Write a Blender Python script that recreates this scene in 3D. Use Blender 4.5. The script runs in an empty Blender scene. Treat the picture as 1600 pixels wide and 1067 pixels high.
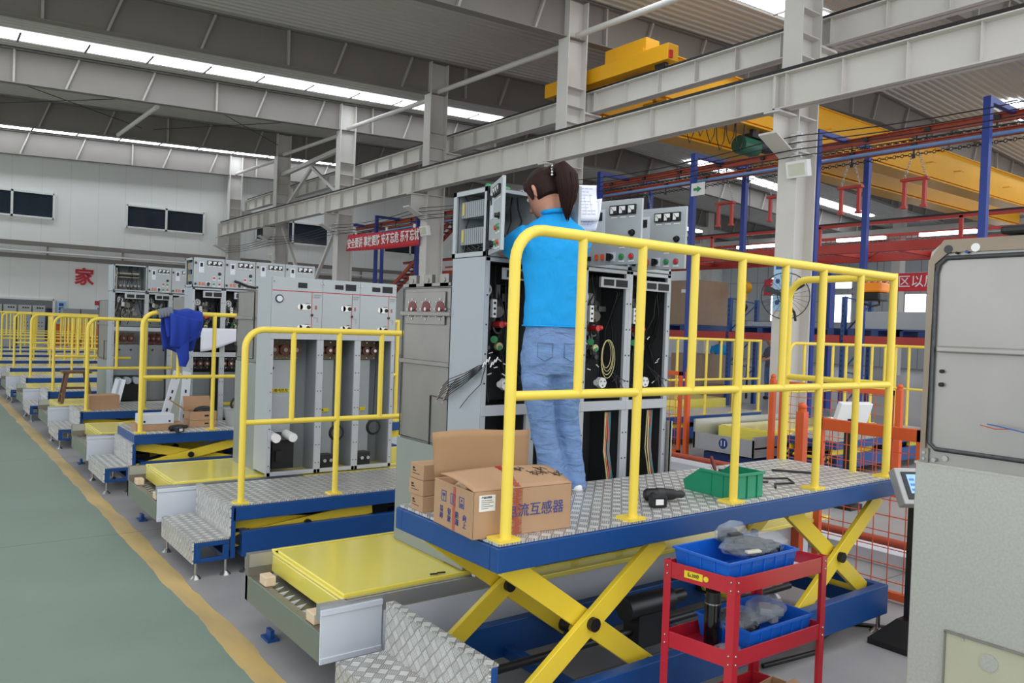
import bpy, bmesh, math, random
from mathutils import Vector, Matrix
random.seed(7)
C = bpy.context.scene.collection
sc = bpy.context.scene
V = Vector
PI = math.pi
# ---------------------------------------------------------------- camera, world, exposure
cam_d = bpy.data.cameras.new('camera'); cam = bpy.data.objects.new('camera', cam_d); C.objects.link(cam)
cam_d.sensor_width = 36; cam_d.lens = 36*1236.4/1600; cam_d.clip_end = 200; cam_d.clip_start = 0.05
yaw, pitch, roll = math.radians(52.74), math.radians(-1.013), math.radians(2.045)
fw = V((math.cos(pitch)*math.cos(yaw), math.cos(pitch)*math.sin(yaw), math.sin(pitch)))
rt = V((math.sin(yaw), -math.cos(yaw), 0)); up = rt.cross(fw)
r2 = rt*math.cos(roll)+up*math.sin(roll); u2 = -rt*math.sin(roll)+up*math.cos(roll)
M = Matrix((r2, u2, -fw)).transposed().to_4x4(); M.translation = V((0, 0, 1.6))
cam.matrix_world = M
sc.camera = cam
sc.view_settings.view_transform = 'Standard'; sc.view_settings.look = 'None'
sc.view_settings.gamma = 1; sc.view_settings.exposure = 0.54; sc.view_settings.use_curve_mapping = False
w = bpy.data.worlds.new('World'); sc.world = w; w.use_nodes = True
bg = w.node_tree.nodes['Background']; bg.inputs[0].default_value = (0.93, 0.96, 1.0, 1); bg.inputs[1].default_value = 1.3
SKY = 5.0      # brightness of the daylight sheets in the roof

# ---------------------------------------------------------------- materials
def lin(h):
    if isinstance(h, str):
        h = h.lstrip('#'); h = [int(h[i:i+2], 16)/255 for i in (0, 2, 4)]
    return tuple((c/12.92 if c <= .04045 else ((c+.055)/1.055)**2.4) for c in h)+(1,)
MATS = {}
def nd(nt, t, **k):
    n = nt.nodes.new(t)
    for a, b in k.items(): setattr(n, a, b)
    return n
def mat(name, col, rough=.5, metal=0, vary=.12, scale=6, bump=0, bscale=60, emit=0, alpha=1, trans=0, coat=0, sss=0, spec=None):
    if name in MATS: return MATS[name]
    m = bpy.data.materials.new(name); m.use_nodes = True; nt = m.node_tree
    b = nt.nodes['Principled BSDF']; c = lin(col)
    b.inputs['Roughness'].default_value = rough; b.inputs['Metallic'].default_value = metal
    if coat: b.inputs['Coat Weight'].default_value = coat; b.inputs['Coat Roughness'].default_value = .15
    if emit:
        b.inputs['Emission Color'].default_value = c; b.inputs['Emission Strength'].default_value = emit
    if spec is not None: b.inputs['Specular IOR Level'].default_value = spec
    if trans: b.inputs['Transmission Weight'].default_value = trans
    if sss: b.inputs['Subsurface Weight'].default_value = sss; b.inputs['Subsurface Radius'].default_value = (.01, .004, .002)
    b.inputs['Alpha'].default_value = alpha
    tc = nd(nt, 'ShaderNodeTexCoord'); no = nd(nt, 'ShaderNodeTexNoise'); no.inputs['Scale'].default_value = scale
    no.inputs['Detail'].default_value = 4
    nt.links.new(tc.outputs['Object'], no.inputs['Vector'])
    mx = nd(nt, 'ShaderNodeMix', data_type='RGBA'); mx.inputs[6].default_value = tuple(x*(1-vary) for x in c[:3])+(1,)
    mx.inputs[7].default_value = tuple(min(1, x*(1+vary)) for x in c[:3])+(1,)
    nt.links.new(no.outputs['Fac'], mx.inputs[0]); nt.links.new(mx.outputs[2], b.inputs['Base Color'])
    if bump:
        n2 = nd(nt, 'ShaderNodeTexNoise'); n2.inputs['Scale'].default_value = bscale; nt.links.new(tc.outputs['Object'], n2.inputs['Vector'])
        bp = nd(nt, 'ShaderNodeBump'); bp.inputs['Strength'].default_value = bump; bp.inputs['Distance'].default_value = .01
        nt.links.new(n2.outputs['Fac'], bp.inputs['Height']); nt.links.new(bp.outputs['Normal'], b.inputs['Normal'])
    MATS[name] = m; return m
def stretch(m, strength, sc_, dist):
    """fabric creases: a stretched noise relief on the cloth"""
    nt = m.node_tree; b = nt.nodes['Principled BSDF']; tc = nd(nt, 'ShaderNodeTexCoord'); mp = nd(nt, 'ShaderNodeMapping'); mp.inputs['Scale'].default_value = sc_
    mp.inputs['Rotation'].default_value = (.25, .2, 0)
    no = nd(nt, 'ShaderNodeTexNoise'); no.inputs['Scale'].default_value = 1; no.inputs['Detail'].default_value = 3; no.inputs['Distortion'].default_value = .6
    bp = nd(nt, 'ShaderNodeBump'); bp.inputs['Strength'].default_value = strength; bp.inputs['Distance'].default_value = dist
    old = b.inputs['Normal'].links[0].from_socket if b.inputs['Normal'].links else None
    nt.links.new(tc.outputs['Object'], mp.inputs[0]); nt.links.new(mp.outputs[0], no.inputs['Vector']); nt.links.new(no.outputs['Fac'], bp.inputs['Height'])
    if old: nt.links.new(old, bp.inputs['Normal'])
    nt.links.new(bp.outputs['Normal'], b.inputs['Normal'])
class G:
    """tiny math-node writer"""
    def __init__(s, nt): s.nt = nt
    def m(s, op, a, b=None, c=None):
        n = nd(s.nt, 'ShaderNodeMath', operation=op)
        for i, x in enumerate((a, b, c)):
            if x is None: continue
            if isinstance(x, (int, float)): n.inputs[i].default_value = x
            else: s.nt.links.new(x, n.inputs[i])
        return n.outputs[0]
def diamond(name, axes, size=.042, col=(.92, .92, .91), dark=(.50, .48, .46)):
    """aluminium tread plate: raised five-bar pattern, bars turned by 90 degrees from cell to cell"""
    m = bpy.data.materials.new(name); m.use_nodes = True; nt = m.node_tree; g = G(nt)
    b = nt.nodes['Principled BSDF']; b.inputs['Metallic'].default_value = .55
    tc = nd(nt, 'ShaderNodeTexCoord'); sp = nd(nt, 'ShaderNodeSeparateXYZ'); nt.links.new(tc.outputs['Object'], sp.inputs[0])
    a, c = sp.outputs[axes[0]], sp.outputs[axes[1]]
    u = g.m('DIVIDE', g.m('ADD', a, c), size*1.414); v = g.m('DIVIDE', g.m('SUBTRACT', a, c), size*1.414)
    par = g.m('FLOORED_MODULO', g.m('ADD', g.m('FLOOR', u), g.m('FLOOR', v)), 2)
    fu = g.m('SUBTRACT', g.m('FRACT', u), .5); fv = g.m('SUBTRACT', g.m('FRACT', v), .5)
    d = g.m('SUBTRACT', fv, fu); along = g.m('ADD', fu, g.m('MULTIPLY', par, d)); acr = g.m('SUBTRACT', fv, g.m('MULTIPLY', par, d))
    st = g.m('COSINE', g.m('MULTIPLY', acr, 2*PI*5)); st = g.m('MULTIPLY_ADD', st, .5, .5)
    msk = g.m('MULTIPLY', g.m('LESS_THAN', g.m('ABSOLUTE', along), .40), g.m('LESS_THAN', g.m('ABSOLUTE', acr), .46))
    h = g.m('MULTIPLY', g.m('POWER', st, 1.5), msk)
    bp = nd(nt, 'ShaderNodeBump'); bp.inputs['Strength'].default_value = .8; bp.inputs['Distance'].default_value = .003
    nt.links.new(h, bp.inputs['Height']); nt.links.new(bp.outputs['Normal'], b.inputs['Normal'])
    no = nd(nt, 'ShaderNodeTexNoise'); no.inputs['Scale'].default_value = 9; no.inputs['Detail'].default_value = 6; nt.links.new(tc.outputs['Object'], no.inputs['Vector'])
    mx = nd(nt, 'ShaderNodeMix', data_type='RGBA'); mx.inputs[6].default_value = lin(dark); mx.inputs[7].default_value = lin(col)
    f = g.m('ADD', g.m('MULTIPLY', h, .55), g.m('MULTIPLY', no.outputs['Fac'], .55)); f = g.m('ADD', f, g.m('MULTIPLY', g.m('MULTIPLY', par, msk), .6))  # alternate cells painted paler, standing in for skylight reflected off the turned bars
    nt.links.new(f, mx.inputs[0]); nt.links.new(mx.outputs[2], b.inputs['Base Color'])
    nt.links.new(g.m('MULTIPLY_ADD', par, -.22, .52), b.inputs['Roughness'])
    MATS[name] = m; return m
def grid_mat(name, base, line, axes, px, pz, wd=.02, rough=.7):
    """panel joints of a wall or ceiling sheet"""
    m = bpy.data.materials.new(name); m.use_nodes = True; nt = m.node_tree; g = G(nt); b = nt.nodes['Principled BSDF']
    b.inputs['Roughness'].default_value = rough
    tc = nd(nt, 'ShaderNodeTexCoord'); sp = nd(nt, 'ShaderNodeSeparateXYZ'); nt.links.new(tc.outputs['Object'], sp.inputs[0])
    l = None
    for ax, p in zip(axes, (px, pz)):
        if not p: continue
        q = g.m('LESS_THAN', g.m('FRACT', g.m('DIVIDE', sp.outputs[ax], p)), wd/p)
        l = q if l is None else g.m('MAXIMUM', l, q)
    no = nd(nt, 'ShaderNodeTexNoise'); no.inputs['Scale'].default_value = .6; no.inputs['Detail'].default_value = 5; nt.links.new(tc.outputs['Object'], no.inputs['Vector'])
    l = g.m('ADD', g.m('MULTIPLY', l, .8), g.m('MULTIPLY', g.m('SUBTRACT', no.outputs['Fac'], .5), .5))
    mx = nd(nt, 'ShaderNodeMix', data_type='RGBA'); mx.inputs[6].default_value = lin(base); mx.inputs[7].default_value = lin(line)
    nt.links.new(l, mx.inputs[0]); nt.links.new(mx.outputs[2], b.inputs['Base Color']); MATS[name] = m; return m

yel = mat('yellow_paint', '#ecce3a', .32, vary=.05, coat=.3)
yel_rail = mat('yellow_rail_paint', '#f0d452', .35, vary=.06)
yel_plate = mat('yellow_plate_paint', '#e9d960', .22, vary=.05, coat=.5, scale=3)
blue = mat('blue_paint', '#0e4482', .38, vary=.10)
blue_post = mat('blue_post_paint', '#16348a', .42, vary=.1)
navy = mat('navy_paint', '#14346f', .4)
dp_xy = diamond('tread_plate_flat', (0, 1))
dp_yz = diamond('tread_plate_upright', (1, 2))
white_p = mat('white_panel_paint', '#cfd4dc', .4, vary=.04)
olive = mat('end_panel_grey_green', '#6f776a', .35, vary=.05)
alu = mat('aluminium', '#b9bbbd', .35, .7, vary=.08)
galv = mat('galvanised_sheet', '#b3b4ab', .42, .45, vary=.2, scale=120)
stain = mat('stainless_sheet', '#8b8884', .36, .55, vary=.16, scale=5); stain2 = mat('stainless_sheet_pale', '#a09d99', .34, .55, vary=.12, scale=4); basep = mat('base_grey_green', '#8b928e', .42, .15, vary=.06)  # row tanks and bases toned darker than the big cabinet's sheets
weld = mat('weld_seam_dark', '#4c4e50', .45, .6, vary=.5, scale=60)
cabg = mat('cabinet_grey_paint', '#a9afb2', .42, vary=.03)
cabl = mat('cabinet_light_paint', '#a2a8b0', .45, vary=.04)
cabf = mat('cabinet_frame_paint', '#aeb2b7', .4, vary=.05)
inner = mat('cabinet_inner_grey', '#8d9296', .5, vary=.08)
innerd = mat('cabinet_inner_dark', '#3a3c3e', .55, vary=.15)
steel = mat('steel_bright', '#b6b6b4', .25, .9)
zinc = mat('zinc_plated', '#8f8d86', .4, .7, vary=.25, scale=20)
dsteel = mat('dark_steel', '#3b3c3e', .4, .6)
black = mat('black_plastic', '#141416', .4)
rubber = mat('black_rubber', '#1b1b1b', .75)
white = mat('white_plastic', '#e6e6e4', .4, vary=.03)
red = mat('red_plastic', '#c22a2c', .35)
green = mat('green_plastic', '#1f8a4c', .35)
orange_t = mat('orange_plastic', '#e0602a', .4)
yellow_l = mat('yellow_label', '#e3cc2c', .5)
ink = mat('black_ink', '#1c1c20', .7, vary=0)
ink_b = mat('blue_ink', '#3d4a86', .7, vary=.2, scale=80)
ink_r = mat('red_tape_print', '#b23030', .5, vary=.2, scale=80)
redl = mat('red_line_paint', '#b0343c', .5)
red_p = mat('red_cart_paint', '#b3202f', .33, vary=.07, coat=.2)
red_s = mat('red_steel_paint', '#b5392f', .45, vary=.12)
red_t = mat('red_oxide_track', '#a8482e', .5, vary=.25, scale=14)
org = mat('orange_fence_paint', '#d65a28', .4, vary=.08)
crane_y = mat('crane_yellow_paint', '#e2a414', .42, vary=.08, scale=2)
beam_w = mat('white_steel_paint', '#d0ccc6', .45, vary=.07, scale=2)
beam_g = mat('roof_girder_paint', '#827c76', .6, vary=.07, scale=1.5)
roofm = mat('roof_sheet_paint', '#c9c6c0', .55, vary=.08, scale=.7)
card = mat('cardboard', '#b18d6c', .8, vary=.08, scale=12)
card_d = mat('cardboard_inside', '#a5825f', .85, vary=.1, scale=12)
wood = mat('pale_wood', '#dcc3a4', .7, vary=.14, scale=30)
wood_d = mat('brown_wood', '#6b4a36', .6, vary=.2, scale=20)
paper = mat('paper', '#e4e6f2', .8, vary=.02)
blue_b = mat('blue_crate_plastic', '#1760c4', .33, vary=.05)
green_b = mat('green_bin_plastic', '#1c8d66', .38, vary=.05)
skin = mat('skin', '#c98f76', .5, vary=.05, sss=.15)
hair = mat('dark_brown_hair', '#260d09', .6, vary=.5, scale=140, bump=.3, bscale=150, spec=.25)
shirt_m = mat('bright_blue_polo_fabric', '#0c9ae0', .85, vary=.05, bump=.12, bscale=240); stretch(shirt_m, .6, (9, 9, 5), .03)
jean = mat('washed_denim', '#6d8bb8', .85, vary=.22, scale=18, bump=.2, bscale=220); stretch(jean, .8, (7, 7, 20), .03)
cloth_b = mat('royal_blue_cloth', '#1c3aa0', .85, vary=.08)
cloth_g = mat('grey_cloth', '#70737c', .85)
poly = mat('clear_polythene', '#c9d2dc', .10, 0, vary=.1, alpha=.24, bump=1.0, bscale=28)
glassd = mat('dark_window_glass', '#2a333d', .08, .0, vary=.2, scale=2)
screen = mat('lit_blue_screen', '#7fa8d8', .2, vary=.25, scale=40, emit=.45)
sky_m = mat('daylight_sheet', '#eef6ff', .5, vary=0, emit=SKY)
win_m = mat('daylight_window_pane', '#eef4ff', .4, vary=0, emit=2.2)
lamp_m = mat('pale_lamp_glass', '#c9cbb8', .3)
wall_w = grid_mat('white_sandwich_panel', '#eceeea', '#d0d4d0', (0, 2), 1.0, 0, .015)
wall_b = grid_mat('grey_block_wall', '#b6babc', '#85898c', (1, 2), 2.2, 1.3, .06)
pant = mat('teal_wire', '#2f8f98', .5); wire_y = mat('cream_wire', '#c9bf8a', .5); wire_r = mat('red_wire', '#c0442f', .5); wire_b = mat('blue_wire', '#2f5fa8', .5)

# ---------------------------------------------------------------- mesh writer
def basis(d, upv=(0, 0, 1)):
    d = V(d).normalized(); u = V(upv)
    if abs(d.dot(u.normalized())) > .98: u = V((1, 0, 0)) if abs(d.x) < .9 else V((0, 1, 0))
    s = d.cross(u).normalized(); return d, s, s.cross(d).normalized()
class MB:
    def __init__(s, T=None): s.v = []; s.f = []; s.sm = []; s.T = T
    def add(s, vs, fs, smooth=False):
        o = len(s.v)
        for p in vs:
            p = V(p); s.v.append(s.T @ p if s.T is not None else p)
        for f in fs: s.f.append([i+o for i in f]); s.sm.append(smooth)
        return s
    def box(s, x0, x1, y0, y1, z0, z1):
        return s.add([(x, y, z) for x in (x0, x1) for y in (y0, y1) for z in (z0, z1)],
                     [(0, 1, 3, 2), (4, 6, 7, 5), (0, 4, 5, 1), (2, 3, 7, 6), (0, 2, 6, 4), (1, 5, 7, 3)])
    def rbox(s, c, h, ax, ay, az):
        """box with centre c, half sizes h along three axes"""
        c = V(c); ax, ay, az = V(ax), V(ay), V(az)
        return s.add([c+ax*(i*h[0])+ay*(j*h[1])+az*(k*h[2]) for i in (-1, 1) for j in (-1, 1) for k in (-1, 1)],
                     [(0, 1, 3, 2), (4, 6, 7, 5), (0, 4, 5, 1), (2, 3, 7, 6), (0, 2, 6, 4), (1, 5, 7, 3)])
    def bar(s, p, q, wd, ht, upv=(0, 0, 1)):
        p, q = V(p), V(q); d, sd, u = basis(q-p, upv)
        return s.rbox((p+q)/2, ((q-p).length/2, wd/2, ht/2), d, sd, u)
    def tube(s, pts, r, seg=8, closed=False):
        pts = [V(p) for p in pts]; n = len(pts); rs = r if isinstance(r, (list, tuple)) else [r]*n
        vs = []; u = None
        for i, p in enumerate(pts):
            if closed: d = pts[(i+1) % n]-pts[i-1]
            else: d = pts[min(i+1, n-1)]-pts[max(i-1, 0)]
            if u is None: d, sd, u = basis(d)
            else:
                d = d.normalized(); u = (u-d*u.dot(d))
                u = u.normalized() if u.length > 1e-6 else basis(d)[2]
                sd = d.cross(u).normalized()
            for k in range(seg):
                a = 2*PI*k/seg; vs.append(p+(sd*math.cos(a)+u*math.sin(a))*rs[i])
        fs = []; m = n if closed else n-1
        for i in range(m):
            for k in range(seg):
                a, b2 = i*seg, ((i+1) % n)*seg; fs.append((a+k, a+(k+1) % seg, b2+(k+1) % seg, b2+k))
        s.add(vs, fs, True)
        if not closed: s.add([vs[k] for k in range(seg)], [tuple(range(seg))]); s.add(vs[-seg:], [tuple(range(seg))])
        return s
    def cyl(s, p, q, r, rb=None, seg=16): return s.tube([p, q], [r, r if rb is None else rb], seg)
    def ring(s, c, axis, R, r, seg=20, t=6):
        d, a, b2 = basis(axis); c = V(c)
        return s.tube([c+(a*math.cos(2*PI*k/seg)+b2*math.sin(2*PI*k/seg))*R for k in range(seg)], r, t, True)
    def prism(s, pts, axis, a, b):
        n = len(pts)
        def P(p, t): return {'x': (t, p[0], p[1]), 'y': (p[0], t, p[1]), 'z': (p[0], p[1], t)}[axis]
        return s.add([P(p, a) for p in pts]+[P(p, b) for p in pts],
                     [tuple(range(n)), tuple(range(n, 2*n))]+[(i, (i+1) % n, n+(i+1) % n, n+i) for i in range(n)])
    def sph(s, c, r, seg=14, rings=8):
        c = V(c); r = (r, r, r) if isinstance(r, (int, float)) else r; vs = []; fs = []
        for j in range(1, rings):
            t = PI*j/rings
            for k in range(seg):
                a = 2*PI*k/seg; vs.append(c+V((r[0]*math.sin(t)*math.cos(a), r[1]*math.sin(t)*math.sin(a), r[2]*math.cos(t))))
        for j in range(rings-2):
            for k in range(seg): fs.append((j*seg+k, j*seg+(k+1) % seg, (j+1)*seg+(k+1) % seg, (j+1)*seg+k))
        t0 = len(vs); vs += [c+V((0, 0, r[2])), c-V((0, 0, r[2]))]
        for k in range(seg):
            fs.append((t0, (k+1) % seg, k)); b2 = (rings-2)*seg; fs.append((t0+1, b2+k, b2+(k+1) % seg))
        return s.add(vs, fs, True)
    def loft(s, rings, cap=True):
        """rings: list of equal-length point loops"""
        n = len(rings[0]); vs = [p for r in rings for p in r]; fs = []
        for i in range(len(rings)-1):
            for k in range(n): fs.append((i*n+k, i*n+(k+1) % n, (i+1)*n+(k+1) % n, (i+1)*n+k))
        s.add(vs, fs, True)
        if cap: s.add(rings[0], [tuple(range(n))]); s.add(rings[-1], [tuple(range(n))])
        return s
    def grid(s, fn, nu, nv):
        vs = [fn(i/nu, j/nv) for i in range(nu+1) for j in range(nv+1)]
        return s.add(vs, [(i*(nv+1)+j, (i+1)*(nv+1)+j, (i+1)*(nv+1)+j+1, i*(nv+1)+j+1) for i in range(nu) for j in range(nv)], True)
    def build(s, name, m, parent=None, bev=0, solid=0, origin=None):
        if parent is not None:
            org_ = V(parent['_o'])
        elif origin is not None: org_ = V(origin)
        else:
            mn = [min(p[i] for p in s.v) for i in range(3)]; mxx = [max(p[i] for p in s.v) for i in range(3)]
            org_ = V(((mn[0]+mxx[0])/2, (mn[1]+mxx[1])/2, mn[2]))
        me = bpy.data.meshes.new(name); me.from_pydata([p-org_ for p in s.v], [], s.f); me.update()
        me.polygons.foreach_set('use_smooth', s.sm)
        if not solid:
            b = bmesh.new(); b.from_mesh(me); bmesh.ops.recalc_face_normals(b, faces=b.faces); b.to_mesh(me); b.free()
        me.materials.append(m)
        o = bpy.data.objects.new(name, me); C.objects.link(o); o['_o'] = tuple(org_)
        if parent is None: o.location = org_
        else: o.parent = parent
        if bev:
            md = o.modifiers.new('edge', 'BEVEL'); md.width = bev; md.segments = 2; md.limit_method = 'ANGLE'; md.angle_limit = math.radians(50)
        if solid:
            md = o.modifiers.new('thick', 'SOLIDIFY'); md.thickness = solid; md.offset = 0
        return o
def thing(name, label, cat, loc, group=None, kind=None):
    o = bpy.data.objects.new(name, None); C.objects.link(o); o.location = loc; o['_o'] = tuple(loc); o.empty_display_size = .1
    return tag(o, label, cat, group, kind)
def tag(o, label=None, cat=None, group=None, kind=None):
    if label: o['label'] = label
    if cat: o['category'] = cat
    if group: o['group'] = group
    if kind: o['kind'] = kind
    return o
def struct(o, label=None):
    o['kind'] = 'structure'
    if label: o['label'] = label
    return o
def kids(o): return [c for c in bpy.data.objects if c.parent == o]
def dup(root, loc, label, group=None):
    ch = kids(root); r = root.copy(); C.objects.link(r); r.location = loc; r['_o'] = tuple(loc); r['label'] = label
    if group: r['group'] = group
    for c in ch:
        g = kids(c); n = c.copy(); C.objects.link(n); n.parent = r
        for d in g:
            e = d.copy(); C.objects.link(e); e.parent = n
    return r
def lettering(s, name, m, parent, pos, xdir, ydir, size, depth=.002, align='CENTER', sx=1, bold=0):
    """raised or printed characters: a real thin mesh lying on its surface"""
    cu = bpy.data.curves.new('t', 'FONT'); cu.body = s; cu.size = size; cu.extrude = depth/2; cu.align_x = align; cu.align_y = 'CENTER'; cu.resolution_u = 2; cu.offset = bold
    t = bpy.data.objects.new('t', cu); C.objects.link(t)
    dg = bpy.context.evaluated_depsgraph_get(); me = bpy.data.meshes.new_from_object(t.evaluated_get(dg)); bpy.data.objects.remove(t)
    x = V(xdir).normalized(); z = x.cross(V(ydir)).normalized(); y = z.cross(x)
    R = Matrix((x*sx, y, z)).transposed(); me.transform(R.to_4x4()); me.name = name
    me.materials.clear(); me.materials.append(m)
    o = bpy.data.objects.new(name, me); C.objects.link(o); o['_o'] = tuple(pos)
    if parent is not None: o.parent = parent; o.location = V(pos)-V(parent['_o'])
    else: o.location = pos
    return o
ORD = ['nearest', 'second', 'third', 'fourth', 'fifth', 'sixth', 'seventh', 'eighth', 'ninth', 'tenth', 'eleventh', 'twelfth']
S = 2.764
# ================================================================ building shell
def floor_mat():
    m = bpy.data.materials.new('painted_concrete_floor'); m.use_nodes = True; nt = m.node_tree; g = G(nt); b = nt.nodes['Principled BSDF']
    tc = nd(nt, 'ShaderNodeTexCoord'); sp = nd(nt, 'ShaderNodeSeparateXYZ'); nt.links.new(tc.outputs['Object'], sp.inputs[0])
    n1 = nd(nt, 'ShaderNodeTexNoise'); n1.inputs['Scale'].default_value = 1.1; n1.inputs['Detail'].default_value = 8; n1.inputs['Roughness'].default_value = .65
    n2 = nd(nt, 'ShaderNodeTexNoise'); n2.inputs['Scale'].default_value = 7; n2.inputs['Detail'].default_value = 8
    mp = nd(nt, 'ShaderNodeMapping'); mp.inputs['Scale'].default_value = (1, .22, 1)
    nt.links.new(tc.outputs['Object'], n1.inputs['Vector']); nt.links.new(tc.outputs['Object'], mp.inputs[0]); nt.links.new(mp.outputs[0], n2.inputs['Vector'])
    x = g.m('ADD', sp.outputs[0], g.m('MULTIPLY', g.m('SUBTRACT', n2.outputs['Fac'], .5), .09))
    def mix(f, a, c):
        k = nd(nt, 'ShaderNodeMix', data_type='RGBA')
        for i, q in ((0, f), (6, a), (7, c)):
            if hasattr(q, 'links'): nt.links.new(q, k.inputs[i])
            else: k.inputs[i].default_value = q
        return k.outputs[2]
    gr = mix(n1.outputs['Fac'], lin('#677b6d'), lin('#8b9c8f'))
    cr = mix(n1.outputs['Fac'], lin('#7b7a7c'), lin('#b4b2b1'))
    ln = mix(g.m('MULTIPLY', n2.outputs['Fac'], 1.15), lin('#8f8168'), lin('#e2bf74'))
    jy = g.m('LESS_THAN', g.m('FRACT', g.m('DIVIDE', g.m('ADD', sp.outputs[1], 22.55), 3.6)), .003)
    c = mix(g.m('GREATER_THAN', x, 1.235), gr, mix(g.m('GREATER_THAN', x, 1.36), ln, cr))
    c = mix(g.m('MULTIPLY', jy, .6), c, lin('#3c4640'))
    nt.links.new(c, b.inputs['Base Color']); nt.links.new(g.m('MULTIPLY_ADD', n1.outputs['Fac'], .25, .32), b.inputs['Roughness'])
    return m
fl = MB().box(-14, 46, -14, 36, -.1, 0).build('floor', floor_mat(), origin=(0, 0, 0)); struct(fl, 'green painted aisle, worn yellow line and grey concrete factory floor')
struct(MB().box(-14, 46, 36, 36.3, 0, 12).build('wall_back', wall_w, origin=(0, 0, 0)), 'white panelled end wall of the factory hall')
struct(MB().box(46, 46.3, -14, 36, 0, 12).build('wall_right', wall_b, origin=(0, 0, 0)), 'grey block side wall beyond the crane bay')
RX = 24.0
def rz(x): return 8.27+.045*x if x < RX else 8.27+.045*RX-.05*(x-RX)
def corr(x0, x1, y0, y1):
    b = MB(); prof = []; y = y0; p = .22
    while y < y1:
        prof += [(y, 0), (y+p*.35, 0), (y+p*.5, .045), (y+p*.85, .045)]; y += p
    vs = []
    for x in (x0, x1):
        for yy, dz in prof: vs.append((x, yy, rz(x)+dz))
    n = len(prof); return b.add(vs, [(i, i+1, n+i+1, n+i) for i in range(n-1)])
struct(corr(-14, RX, 3, 36).build('ceiling', roofm, origin=(0, 0, 0), solid=.01), 'ribbed pale grey roof sheet over the near bay')
struct(corr(RX, 46, 3, 36).build('ceiling', roofm, origin=(0, 0, 0), solid=.01), 'ribbed pale grey roof sheet over the far bay')
def hgirder(y, x0, x1, dep=.86):
    b = MB(); zt = lambda x: rz(x)-.06
    xs = [x0, RX, x1]
    for a, c in zip(xs, xs[1:]):
        for (yo, t0, t1) in ((.006, 0, dep),): b.add([(x, y+s, zt(x)-t) for x in (a, c) for s in (-yo, yo) for t in (t0, t1)], [(0, 1, 3, 2), (4, 6, 7, 5), (0, 4, 5, 1), (2, 3, 7, 6), (0, 2, 6, 4), (1, 5, 7, 3)])
        for t in (0, dep): b.add([(x, y+s, zt(x)-t+q) for x in (a, c) for s in (-.12, .12) for q in (-.01, .01)], [(0, 1, 3, 2), (4, 6, 7, 5), (0, 4, 5, 1), (2, 3, 7, 6), (0, 2, 6, 4), (1, 5, 7, 3)])
    o = b.build('roof_girder', beam_g); b = MB(); x = x0+.7; i = 0
    while x < x1-.5:
        b.bar((x-.12 if i % 3 else x, y-.05, zt(x)-dep+.01), (x+.18 if i % 3 else x, y-.05, zt(x)-.01), .05, .09, (0, 1, 0)); x += 1.9 if i % 3 else 1.3; i += 1
    b.v = [p-V(o['_o']) for p in b.v]; o2 = b.build('stiffener', mat('stiffener_paint', '#aaa59e', .55), None, origin=(0, 0, 0)); o2.parent = o; o2.location = (0, 0, 0); return o
GY = [7.45+5.6*n for n in range(0, 6)]
for i, y in enumerate(GY): struct(hgirder(y, -14, 46), 'deep welded roof girder spanning the hall, %s from the end wall' % ORD[len(GY)-1-i].replace('nearest', 'first'))
# purlins under the roof sheet
# daylight strips in the roof
def skylight(y, x0, x1, lab):
    t = thing('skylight', lab, 'skylight', (x0, y, rz(x0)), None, 'structure')
    g = MB()
    g.add([(x0, y, rz(x0)-.03), (x1, y, rz(x1)-.03), (x1, y+.72, rz(x1)-.03), (x0, y+.72, rz(x0)-.03)], [(0, 1, 2, 3)])
    g.build('translucent_sheet', sky_m, t)
    f = MB(); x = x0
    while x <= x1+.01:
        f.box(x-.025, x+.025, y-.02, y+.74, rz(x)-.07, rz(x)-.035); x += 1.5
    f.build('glazing_bar', beam_g, t)
for i, y in enumerate((34.4, 22.75, 10.25)):
    skylight(y, -13, 16.6, 'glowing daylight strip in the near roof slope, %s from the end wall' % ORD[i].replace('nearest', 'first'))
    skylight(y, 27, 42, 'glowing daylight strip in the far roof slope, %s from the end wall' % ORD[i].replace('nearest', 'first'))
# columns, crane runways
XC, XA, XB = 11.3, 10.72, 11.88
CY = [7.45+5.6*n for n in range(-1, 6)]
def column(y, i):
    b = MB(); h = rz(XC)-.1
    b.box(XC-.27, XC-.245, y-.17, y+.17, 0, h).box(XC+.245, XC+.27, y-.17, y+.17, 0, h).box(XC-.25, XC+.25, y-.008, y+.008, 0, h)
    for z in (4.55, 5.1, 6.05, 6.4, 6.8): b.box(XC-.245, XC+.245, y-.15, y+.15, z-.01, z+.01)
    b.box(XC-.3, XC+.3, y-.25, y+.25, 0, .02)
    # crane brackets both sides
    b.box(XA-.17, XC-.27, y-.14, y+.14, 5.07, 5.1).box(XA-.1, XC-.27, y-.008, y+.008, 4.65, 5.08)
    b.add([(XA-.25, y-.16, 4.72), (XA-.25, y+.16, 4.72), (XC-.27, y+.16, 4.45), (XC-.27, y-.16, 4.45), (XA-.25, y-.16, 4.75), (XA-.25, y+.16, 4.75), (XC-.27, y+.16, 4.48), (XC-.27, y-.16, 4.48)],
          [(0, 1, 2, 3), (4, 5, 6, 7), (0, 1, 5, 4), (2, 3, 7, 6), (0, 3, 7, 4), (1, 2, 6, 5)])
    b.box(XC+.27, XB+.2, y-.14, y+.14, 6.3, 6.34).box(XC+.27, XB+.15, y-.008, y+.008, 5.95, 6.3).box(XC+.27, XB+.1, y-.12, y+.12, 5.93, 5.95)
    struct(b.build('column', beam_w), 'white steel H column, %s from the end wall' % ORD[len(CY)-1-i].replace('nearest', 'first'))
for i, y in enumerate(CY): column(y, i)
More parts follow.
